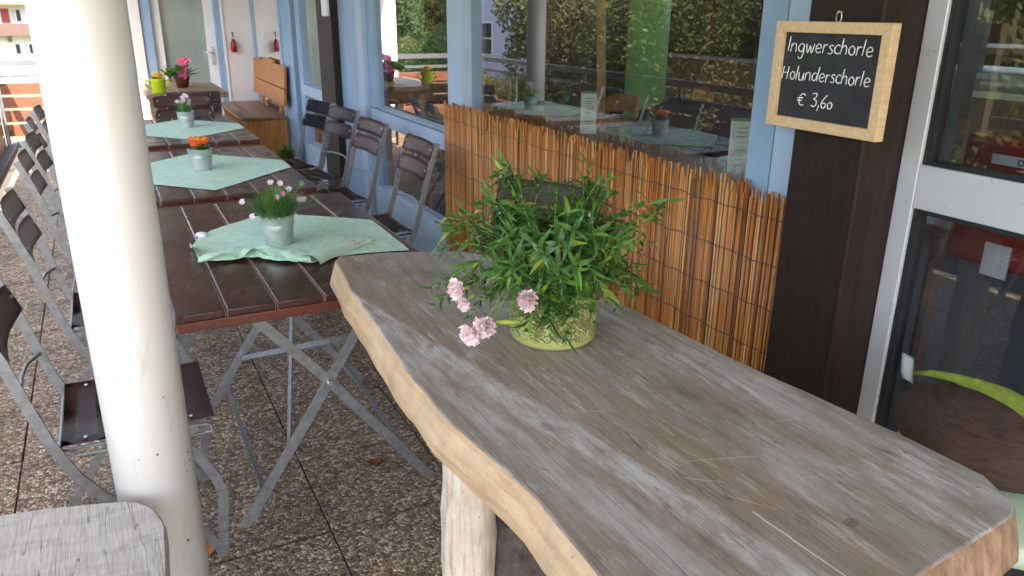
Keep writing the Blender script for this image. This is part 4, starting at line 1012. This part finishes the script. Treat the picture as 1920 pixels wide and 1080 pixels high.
for y in (8.26, 9.76):
    q = B(); q._add([(x, y + d, z) for d in (0, .04) for x, z in ((1.22, .424), (1.63, .424), (1.63, .002), (1.5, .002), (1.46, .1), (1.38, .14), (1.32, .1), (1.28, .002), (1.22, .002), (1.25, .2))],
                    [tuple(range(10)), tuple(range(19, 9, -1))] + [(i, (i + 1) % 10, (i + 1) % 10 + 10, i + 10) for i in range(10)]); q.obj('side_panel', M['benchback'], wbn)
tlt = Matrix.Translation((1.60, 0, .46)) @ Matrix.Rotation(R(4), 4, 'Y')
for k in range(3):
    a, c = 8.17 + .57 * k, 8.735 + .57 * k
    q = B(); q.box(.0, .03, a, c, .27, .49 + (.03 if k == 1 else 0), .006, tlt); q.obj('back_plank', M['benchback'], wbn)
q = B(); q.box(-.004, .028, 8.17, 9.875, .10, .262, .006, tlt); q.obj('back_plank', M['benchback'], wbn)
for y in (8.5, 9.5):
    q = B(); q.box(.031, .06, y, y + .08, -.4, .45, .004, tlt); q.obj('back_post', M['benchback'], wbn)
fp = thing('floor_plant', 'small leafy green plant on the floor beside the wooden bench', 'plant', (1.52, 7.85, 0))
q = B(); q.lathe([(.06, .001), (.08, .10), (.078, .105)], (1.52, 7.85, 0), 20); q.obj('pot', M['redlip'], fp)
tuft(fp, 1.52, 7.85, .10, 120, .16, 1.3, M['blade'], .006); broad(fp, 1.52, 7.85, .1, 40, .16, .02, M['primleaf'], .9)
# red lantern on the end wall, white device on far post
rl = thing('red_lantern', 'small red lantern hanging on the white end wall', 'lantern', (1.44, 9.94, 1.05))
q = B(); q.lathe([(.01, 1.0), (.034, 1.005), (.036, 1.07), (.03, 1.11), (.012, 1.15)], (1.44, 9.945, 0), 16); q.obj('body', M['red'], rl)
q = B(); q.tube([(1.44, 9.945, 1.165), (1.44, 9.945, 1.22), (1.44, 9.999, 1.22)], .006, 6); q.obj('hook', M['gasket'], rl)
wd = thing('wall_device', 'white rounded device high on the far dark post', 'device', (1.6, 6.15, 1.5))
q = B(); q.box(1.592, 1.624, 6.22, 6.36, 1.43, 1.75, .012); q.obj('casing', M['white'], wd)

# ------------------------------------------------------------------ railing: along the open side and across the far end
def railing(name, a, b_, label, bands):
    a, b_ = Vector(a), Vector(b_); t = thing(name, label, 'railing', a, 0, 'grey railings with brown boards'); d = (b_ - a); L_ = d.length; d.normalize(); s_ = Vector((-d.y, d.x, 0))
    n = max(1, round(L_ / 1.55))
    for i in range(n + 1):
        p = a + d * L_ * i / n; q = B(); q.bar([p + Vector((0, 0, -.2)), p + Vector((0, 0, .91))], .045, .012, s_); q.obj('post', M['railmetal'], t)
    for z, r_ in ((.905, .024), (.77, .014)):
        q = B(); q.bar([a + Vector((0, 0, z)), b_ + Vector((0, 0, z))], r_ * 2.4, .04 if z > .8 else .012, s_); q.obj('rail', M['railmetal'], t)
    for z0, z1 in bands:
        q = B(); m = Matrix(((d.x, s_.x, 0, a.x), (d.y, s_.y, 0, a.y), (0, 0, 1, 0), (0, 0, 0, 1))); q.box(0, L_, .02, .045, z0, z1, .004, m); q.obj('board', M['railplank'], t)
    return t
railing('terrace_railing', (-1.0, -2.2, 0), (-1.0, 10.15, 0), 'long grey railing with brown boards along the open terrace side', ((.30, .42), (.16, .28), (.03, .14)))
railing('terrace_railing', (-1.0, 10.25, 0), (.0, 10.25, 0), 'short grey railing with brown boards closing the far terrace end', ((.575, .695), (.43, .55), (.28, .405), (.125, .255)))

# ------------------------------------------------------------------ things indoors, seen through the panes
def in_table(x, y, hx, hy, label):
    t = thing('dining_table', label, 'table', (x, y, 0), 0, 'indoor dining tables')
    q = B(); q.box(x - hx, x + hx, y - hy, y + hy, .71, .74, .005); q.obj('table_top', M['inwood'], t)
    for sx in (-1, 1):
        for sy in (-1, 1):
            q = B(); q.box(x + sx * (hx - .06) - .025, x + sx * (hx - .06) + .025, y + sy * (hy - .06) - .025, y + sy * (hy - .06) + .025, 0, .709, .003); q.obj('leg', M['inwood'], t)
    return t
in_table(2.95, 3.62, .42, .55, 'indoor table right behind the reed screen window with a menu card'); in_table(2.95, 5.3, .42, .6, 'indoor table farther left behind the big window with a menu card')
in_table(2.7, 7.2, .4, .5, 'indoor table at the far window with nothing on it')
def in_chair(x, y, rz, label):
    t = thing('wooden_chair', label, 'chair', (x, y, 0), R(rz), 'light wooden chairs indoors')
    q = B(); q.box(-.2, .2, -.2, .2, .43, .46, .006); q.obj('seat', M['inwood'], t, False)
    for sx, sy, h in ((-.18, -.18, .92), (-.18, .18, .92), (.18, -.18, .43), (.18, .18, .43)):
        q = B(); q.tube([(sx, sy, 0), (sx - (.05 if h > .5 else 0), sy, h)], .017, 8); q.obj('leg', M['inwood'], t, False)
    for z0, z1 in ((.80, .92), (.62, .67)):
        q = B(); q.grid(lambda u, v: (-.222 - .03 * math.sin(math.pi * v), -.19 + .38 * v, z0 + (z1 - z0) * u + (.03 * math.sin(math.pi * v) if z0 > .7 else 0)), 2, 10); bmesh.ops.solidify(q.bm, geom=list(q.bm.faces), thickness=.018); q.obj('back_rail', M['inwood'], t, False)
    for z in (.2, .26):
        q = B(); q.tube([(-.18, .18, z), (.18, .18, z)], .009, 6); q.tube([(-.18, -.18, z), (.18, -.18, z)], .009, 6); q.obj('stretcher', M['inwood'], t, False)
    return t
c0 = in_chair(3.25, 4.38, -75, 'wooden chair indoors in front of the green column')
for x, y, rz, lb in ((3.1, 6.25, -90, 'wooden chair indoors behind the flower pot end of the big window'), (2.35, 4.75, 10, 'wooden chair indoors just behind the middle window, under its rail'), (2.3, 5.5, -15, 'wooden chair indoors at the left part of the middle window'),
                     (2.5, 6.45, 90, 'wooden chair indoors behind the blue posts'), (3.9, 4.9, 160, 'wooden chair indoors on the far side of the left table'), (2.25, 4.3, 60, 'wooden chair indoors tight behind the reed screen end')):
    copy_thing(c0, (x, y, 0), R(rz), lb)
gc = thing('green_column', 'bright green round column inside the room', 'column', (4.1, 5.55, 0)); q = B(); q.lathe([(.17, 0), (.17, 2.595)], (4.1, 5.55, 0), 32); q.obj('shaft', M['greencol'], gc); q = B(); q.lathe([(.2, .0), (.2, .1), (.175, .11)], (4.1, 5.55, 0), 32); q.obj('base', M['greencol'], gc)
lpole = thing('leaning_pole', 'tan wooden pole leaning inside the big window', 'pole', (3.6, 5.25, 0)); q = B(); q.box(3.55, 3.60, 5.31, 5.37, .4, 2.2, .004, Matrix.Translation((3.57, 5.3, 0)) @ Matrix.Rotation(R(-5), 4, 'X') @ Matrix.Translation((-3.57, -5.3, 0))); q.obj('shaft', M['inwood'], lpole); q = B(); q.box(3.4, 3.8, 5.2, 5.6, 0, .05, .01); q.obj('foot', M['inwood'], lpole)
def menu(x, y, z, w_, h, label):
    t = thing('menu_card', label, 'menu card', (x, y, z), 0, 'pale green standing menu cards'); m = Matrix.Translation((x, y, z)) @ Matrix.Rotation(R(-32), 4, 'Z')
    q = B(); q.box(-w_ / 2, w_ / 2, -.02, .02, .001, h, .001, m); q.obj('card', M['card'], t)
    q = B(); q.box(-w_ / 2 - .001, w_ / 2 + .001, -.021, .021, h + .0005, h + .006, 0, m); q.obj('green_band', M['cardtop'], t)
    q = B(); zz = h - .025
    while zz > .02:
        q.box(-w_ * rnd(.15, .36), w_ * rnd(.1, .34), -.0212, -.0202, zz, zz + .003, 0, m); zz -= rnd(.010, .022)
    q.obj('print_lines', M['ink'], t)
    return t
menu(2.02, 2.14, .93, .075, .19, 'pale green menu card standing at the right end of the big window')
menu(2.16, 3.38, .90, .08, .2, 'pale green menu card standing at the left part of the big window')
q = B(); q.box(1.84, 2.28, 1.8, 3.7, .89, .899); tag(q.obj('window_shelf', M['fartable']), 'dark wooden shelf inside the big window', 'shelf')
q = B()
q.blob((2.75, 3.3, .90), .30, .34, .15, 3, .35, 4); tag(q.obj('fleece_blanket', M['darkfur']), 'dark fluffy fleece heaped on the indoor table', 'blanket')
ip = thing('indoor_plant', 'green plant in a pot on the indoor table at the left of the big window', 'plant', (2.75, 5.05, .745)); q = B(); q.lathe([(.06, .746), (.08, .84)], (2.75, 5.05, 0), 20); q.obj('pot', M['bucket'], ip); broad(ip, 2.75, 5.05, .84, 40, .2, .03, M['primleaf'], 1)
# by the glass door: stool outside with cushion; red cabinet with sign inside
ss = thing('round_stool', 'pale green round high stool between the plank table and the glass door', 'stool', (1.47, .79, 0))
q = B(); q.lathe([(.02, .545), (.19, .55), (.222, .565), (.232, .585), (.228, .605), (.215, .613), (.02, .616)], (1.475, .745, 0), 40); q.obj('seat', M['seafoam'], ss)
for k in range(4):
    a = math.pi / 4 + k * math.pi / 2; q = B(); q.tube([(1.47 + .13 * math.cos(a), .79 + .13 * math.sin(a), .549), (1.47 + .2 * math.cos(a), .79 + .2 * math.sin(a), .002)], .011, 8); q.obj('leg', M['zinc'], ss)
q = B(); q.tube([(1.47 + .182 * math.cos(t), .79 + .182 * math.sin(t), .16) for t in [2 * math.pi * k / 24 for k in range(25)]], .008, 6); q.obj('foot_ring', M['zinc'], ss)
q = B(); q.blob((1.515, .81, .672), .155, .185, .08, 4, .05, 3); tag(q.obj('brown_cushion', M['hump']), 'brown ribbed cushion humped on the pale green stool', 'cushion')
q = B(); pts = [(1.52, 1.0, .725), (1.525, .96, .742), (1.53, .91, .752), (1.535, .86, .755), (1.535, .81, .752), (1.53, .76, .745), (1.52, .70, .733), (1.51, .65, .715)]
q.tube(pts, [.003, .007, .011, .016, .021, .026, .027, .02], 14)
for v in q.bm.verts: v.co += v.co.normalized() * .004 * noise.noise(v.co * 60)
tag(q.obj('lime_cloth', M['limeknit']), 'lime green ribbed cloth rolled along the top of the brown cushion', 'cloth')
q = B(); q.grid(lambda u, v: (1.475 + .006 * u - .01 * v + .02 * max(0, .3 - v), .965 + .034 * u, .722 + .066 * v), 4, 8); bmesh.ops.solidify(q.bm, geom=list(q.bm.faces), thickness=.0015); tag(q.obj('paper_tag', M['white']), 'blank white tag sticking up from the brown cushion', 'tag')
rc = thing('red_cabinet', 'red extinguisher cabinet with white lettered label behind the glass door', 'cabinet', (2.25, 1.3, 0))
q = B(); q.box(2.2, 2.5, 1.12, 1.43, .79, 1.17, .03); q.obj('body', M['red'], rc)
q = B(); q.box(2.1945, 2.1985, 1.15, 1.335, 1.09, 1.117); q.obj('label_strip', M['white'], rc)
q = B(); q.box(2.1945, 2.1985, 1.15, 1.352, 1.02, 1.024); q.box(2.1945, 2.1985, 1.348, 1.352, 1.024, 1.08); q.obj('label_border', M['white'], rc)
def text(s_, size, loc, mat, par):
    cu_ = bpy.data.curves.new('lettering', 'FONT'); cu_.body = s_; cu_.size = size; cu_.extrude = .0006; cu_.materials.append(mat)
    t_ = bpy.data.objects.new('tmp', cu_); COL.objects.link(t_); bpy.context.view_layer.update(); me_ = bpy.data.meshes.new_from_object(t_); bpy.data.objects.remove(t_); me_.name = 'lettering'
    o = bpy.data.objects.new('lettering', me_); COL.objects.link(o); o.parent = par; o.location = Vector(loc) - par.location; o.rotation_euler = (R(90), 0, R(-90)); return o
q = B(); q.box(2.192, 2.1985, 1.225, 1.30, .775, .87); q.obj('paper_sheet', M['white'], rc)
text('DO', .026, (2.1935, 1.262, 1.094), M['gasket'], rc); text('FEUER', .022, (2.1935, 1.30, 1.05), M['white'], rc)
sh = thing('wall_shelf', 'pale shelf rack with folded things indoors behind the door', 'shelf', (2.6, 1.6, 0))
for z, mt in ((.74, 'fartable'), (1.22, 'card'), (1.28, 'bucket'), (1.36, 'fartable')):
    q = B(); q.box(2.62, 3.0, .6, 2.0, z, z + .022, .003); q.obj('shelf_board', M[mt], sh)
q = B(); q.box(2.9, 2.95, .6, .64, 0, 1.5); q.box(2.9, 2.95, 1.9, 1.94, 0, 1.5); q.obj('shelf_post', M['fartable'], sh)

# ------------------------------------------------------------------ fallen leaves on the paving
for x, y, rz, mt, lb in ((.655, 2.30, .6, 'deadleaf', 'rust red fallen leaf on the paving under the plank table edge'), (.085, 2.06, 1.4, 'yleaf', 'orange fallen leaf beside the near chair foot')):
    q = B(); q.keep = True; ca, sa = math.cos(rz), math.sin(rz)
    q.grid(lambda u, v: ((lambda a, b_: (x + a * ca - b_ * sa, y + a * sa + b_ * ca, .004 + .008 * (2 * v - 1) ** 2 + .003 * math.sin(u * 7)))((u - .5) * .055, (v - .5) * .04 * math.sin(math.pi * (u * .9 + .05)))), 8, 4)
    tag(q.obj('fallen_leaf', M[mt]), lb, 'leaf', 'fallen leaves')

q = B(); q.grid(lambda u, v: (-19 - 60 * u, -40 + 110 * v, -3.3 + 9 * min(1, u * 2.2) ** .8 + 1.2 * noise.noise((u * 9, v * 12, 0))), 24, 40)
tag(q.obj('hillside', M['lawn']), kind='structure')
# ------------------------------------------------------------------ houses and trees beyond
hs = thing('house', 'white house with wooden balcony and red shutter beyond the lawn', 'house', (-6, 62, -3.2))
q = B(); q.box(-13, 3, 60.0, 70, -3.2, 1.62, .02); q.obj('wall', M['housewall'], hs)
q = B(); q.box(-13.6, 3.6, 58.6, 71, 1.63, 1.85); q.obj('roof', M['eave'], hs); q = B(); q._add([(-13.6, 58.6, 1.86), (3.6, 58.6, 1.86), (3.6, 65, 5), (-13.6, 65, 5), (-13.6, 71, 1.86), (3.6, 71, 1.86)], [(0, 1, 2, 3), (3, 2, 5, 4), (0, 3, 4), (1, 5, 2), (0, 4, 5, 1)]); q.obj('roof_slope', M['rooftile'], hs)
q = B()
q.box(-13, 3, 58.95, 59.05, -.12, .50); q.box(-13, 3, 58.95, 59.99, -.2, -.121); q.obj('balcony', M['balcony'], hs)
for x in (-8.2, -6.5, -4.75, -3.35, -1.6, 0):
    q = B(); q._add([(x + d, y, z) for d in (0, .18) for y, z in ((59.1, -.201), (59.995, -.201), (59.995, -.6), (59.8, -.55))], [(0, 1, 2, 3), (7, 6, 5, 4), (0, 4, 5, 1), (1, 5, 6, 2), (2, 6, 7, 3), (3, 7, 4, 0)]); q.obj('bracket', M['balcony'], hs)
def win(x0, x1, z0, z1, nd=2):
    q = B(); q.box(x0, x1, 59.94, 59.995, z0, z1, .01); f = q.obj('window', M['white'], hs); n = nd; wd_ = (x1 - x0 - .06 * (n + 1)) / n
    for k in range(n):
        a = x0 + .06 + (wd_ + .06) * k; q = B(); q.box(a, a + wd_, 59.925, 59.938, z0 + .07, z1 - .07); q.obj('pane', M['curtain'] if k % 2 == 0 else M['darkpane'], f)
win(-4.42, -3.80, .56, 1.37); win(-4.80, -4.15, -1.38, -.68); win(-4.02, -3.45, -1.38, -.68); win(-7.2, -6.4, .5, 1.37); win(-7.2, -6.4, -1.38, -.68); win(-2.2, -1.4, .5, 1.37); win(-2.2, -1.4, -1.38, -.68)
q = B(); q.box(-4.90, -4.47, 59.93, 59.97, .54, 1.37, .01); q.obj('shutter', M['shutter'], hs)
h2 = thing('house', 'lavender house with white-framed window among the trees, seen mirrored in the panes', 'house', (-15, 40, -3.2))
q = B(); q.box(-22, -14, 31, 48, -3.2, 3.5, .02); q.obj('wall', M['lavender'], h2); q = B(); q._add([(-22.6, 30.4, 3.5), (-13.4, 30.4, 3.5), (-13.4, 48.6, 3.5), (-22.6, 48.6, 3.5), (-18, 30.4, 7), (-18, 48.6, 7)], [(0, 1, 4), (2, 3, 5), (1, 2, 5, 4), (3, 0, 4, 5), (0, 3, 2, 1)]); q.obj('roof', M['rooftile'], h2)
for yy in (32.2, 36.2, 40.2, 43.5):
    q = B(); q.box(-13.995, -13.93, yy, yy + 1.5, -.6, 1.0, .01); f = q.obj('window', M['white'], h2)
    for k in (0, 1):
        for z in (0, 1):
            q = B(); q.box(-13.929, -13.915, yy + .08 + .7 * k, yy + .72 + .7 * k, -.52 + .77 * z, .17 + .75 * z); q.obj('pane', M['darkpane'], f)
def crown_mesh(n, size, rx, ry, rz, lumps, mat, seed):
    random.seed(seed); q = B(); q.keep = True; cs = []
    for k in range(lumps):
        a = rnd(0, 6.28); el = math.asin(rnd(-.85, 1)); rr = rnd(.35, .85); cs.append((Vector((math.cos(a) * math.cos(el) * rr * rx, math.sin(a) * math.cos(el) * rr * ry, math.sin(el) * rr * rz)), rnd(.22, .42)))
    for k in range(n):
        c_, r_ = random.choice(cs); d = Vector((random.gauss(0, 1), random.gauss(0, 1), random.gauss(0, 1))).normalized() * rnd(.5, 1.0) ** .6
        p = c_ + Vector((d.x * r_ * rx, d.y * r_ * ry, d.z * r_ * rz)); a = Vector((rnd(-1, 1), rnd(-1, 1), rnd(-1, 1))).normalized(); b_ = a.orthogonal().normalized(); s_ = size * rnd(.6, 1.3)
        v = [q.bm.verts.new(p + a * s_), q.bm.verts.new(p + b_ * s_ * .5), q.bm.verts.new(p - a * s_), q.bm.verts.new(p - b_ * s_ * .5)]; q.bm.faces.new(v)
    return q.mesh('crown', mat), cs
CR = [crown_mesh(30000, .07, 3.0, 3.0, 3.3, 26, M['tree1'], 1), crown_mesh(28000, .07, 2.8, 2.8, 3.2, 24, M['tree2'], 2), crown_mesh(26000, .065, 2.3, 2.3, 3.0, 26, M['tree3'], 3)]
random.seed(11)
def tree(x, y, kind, h, s_, label):
    t = thing('tree', label, 'tree', (x, y, -3.2), rnd(0, 6.28), 'trees beside the terrace'); me, cs = CR[kind]
    o = inst('crown', me, t, (0, 0, h)); o.scale = (s_, s_, s_)
    q = B(); q.tube([(0, 0, -.2), (.1, .05, h * .4), (.05, 0, h * .8), (0, 0, h + 1.5 * s_)], [.22 * s_, .17 * s_, .12 * s_, .03], 9)
    for c_, r_ in cs[:9]: q.tube([(.07, .02, h * .55 + rnd(0, h * .3)), (c_.x * .5 * s_, c_.y * .5 * s_, h + c_.z * .5 * s_), (c_.x * s_, c_.y * s_, h + c_.z * s_)], [.07 * s_, .045 * s_, .015], 6)
    q.obj('trunk', M['trunk'], t, False)
kinds = ['olive green loose-leaved tree', 'russet budding tree', 'deep green dense tree']
spots = [(-6.5, 5.5, 0, 4.2, .95), (-9, 9.5, 1, 4.0, 1.05), (-7.2, 12.5, 0, 3.6, .9), (-10.5, 16, 2, 4.2, 1.0), (-8.5, 17.5, 1, 3.8, 1.0), (-11, 22, 0, 4.4, 1.1), (-9.5, 38.5, 2, 3.6, .95), (-12, 42, 0, 4.0, 1.0), (-11, 48, 2, 4.2, 1.1), (-14, 50, 0, 4.5, 1.2),
         (-13, 9, 0, 5, 1.3), (-15, 17, 2, 5, 1.3), (-16, 25, 1, 5, 1.3)]
nth = ['nearest the open side', 'second out', 'third out', 'fourth out', 'fifth out', 'sixth out', 'seventh out', 'by the lavender house corner', 'beyond the lavender house', 'last before the lawn']
for i, (x, y, kd, h, s_) in enumerate(spots):
    tree(x, y, kd, h, s_, kinds[kd] + (' mirrored in the panes, ' + nth[i] if i < 10 else ' in the back row beyond the railing, %s' % ('near', 'middle', 'far')[i - 10]))
tot = bmesh.new()
for i in range(11):
    y = 2 + 4.2 * i; s_ = rnd(.62, .85); tmp = CR[(2, 0, 1)[i % 3]][0].copy()
    tmp.transform(Matrix.Translation((-4.5 - .1 * y + rnd(-.5, .5), y, -3.2 + 1.8 * s_)) @ Matrix.Rotation(rnd(0, 6.28), 4, 'Z') @ Matrix.Scale(s_, 4))
    for p_ in tmp.polygons: p_.material_index = (2, 0, 1)[i % 3]
    tot.from_mesh(tmp); bpy.data.meshes.remove(tmp)
q = B(); q.bm.free(); q.bm = tot; q.keep = True
tag(q.obj('undergrowth', [M['tree1'], M['tree2'], M['tree3']]), kind='stuff')
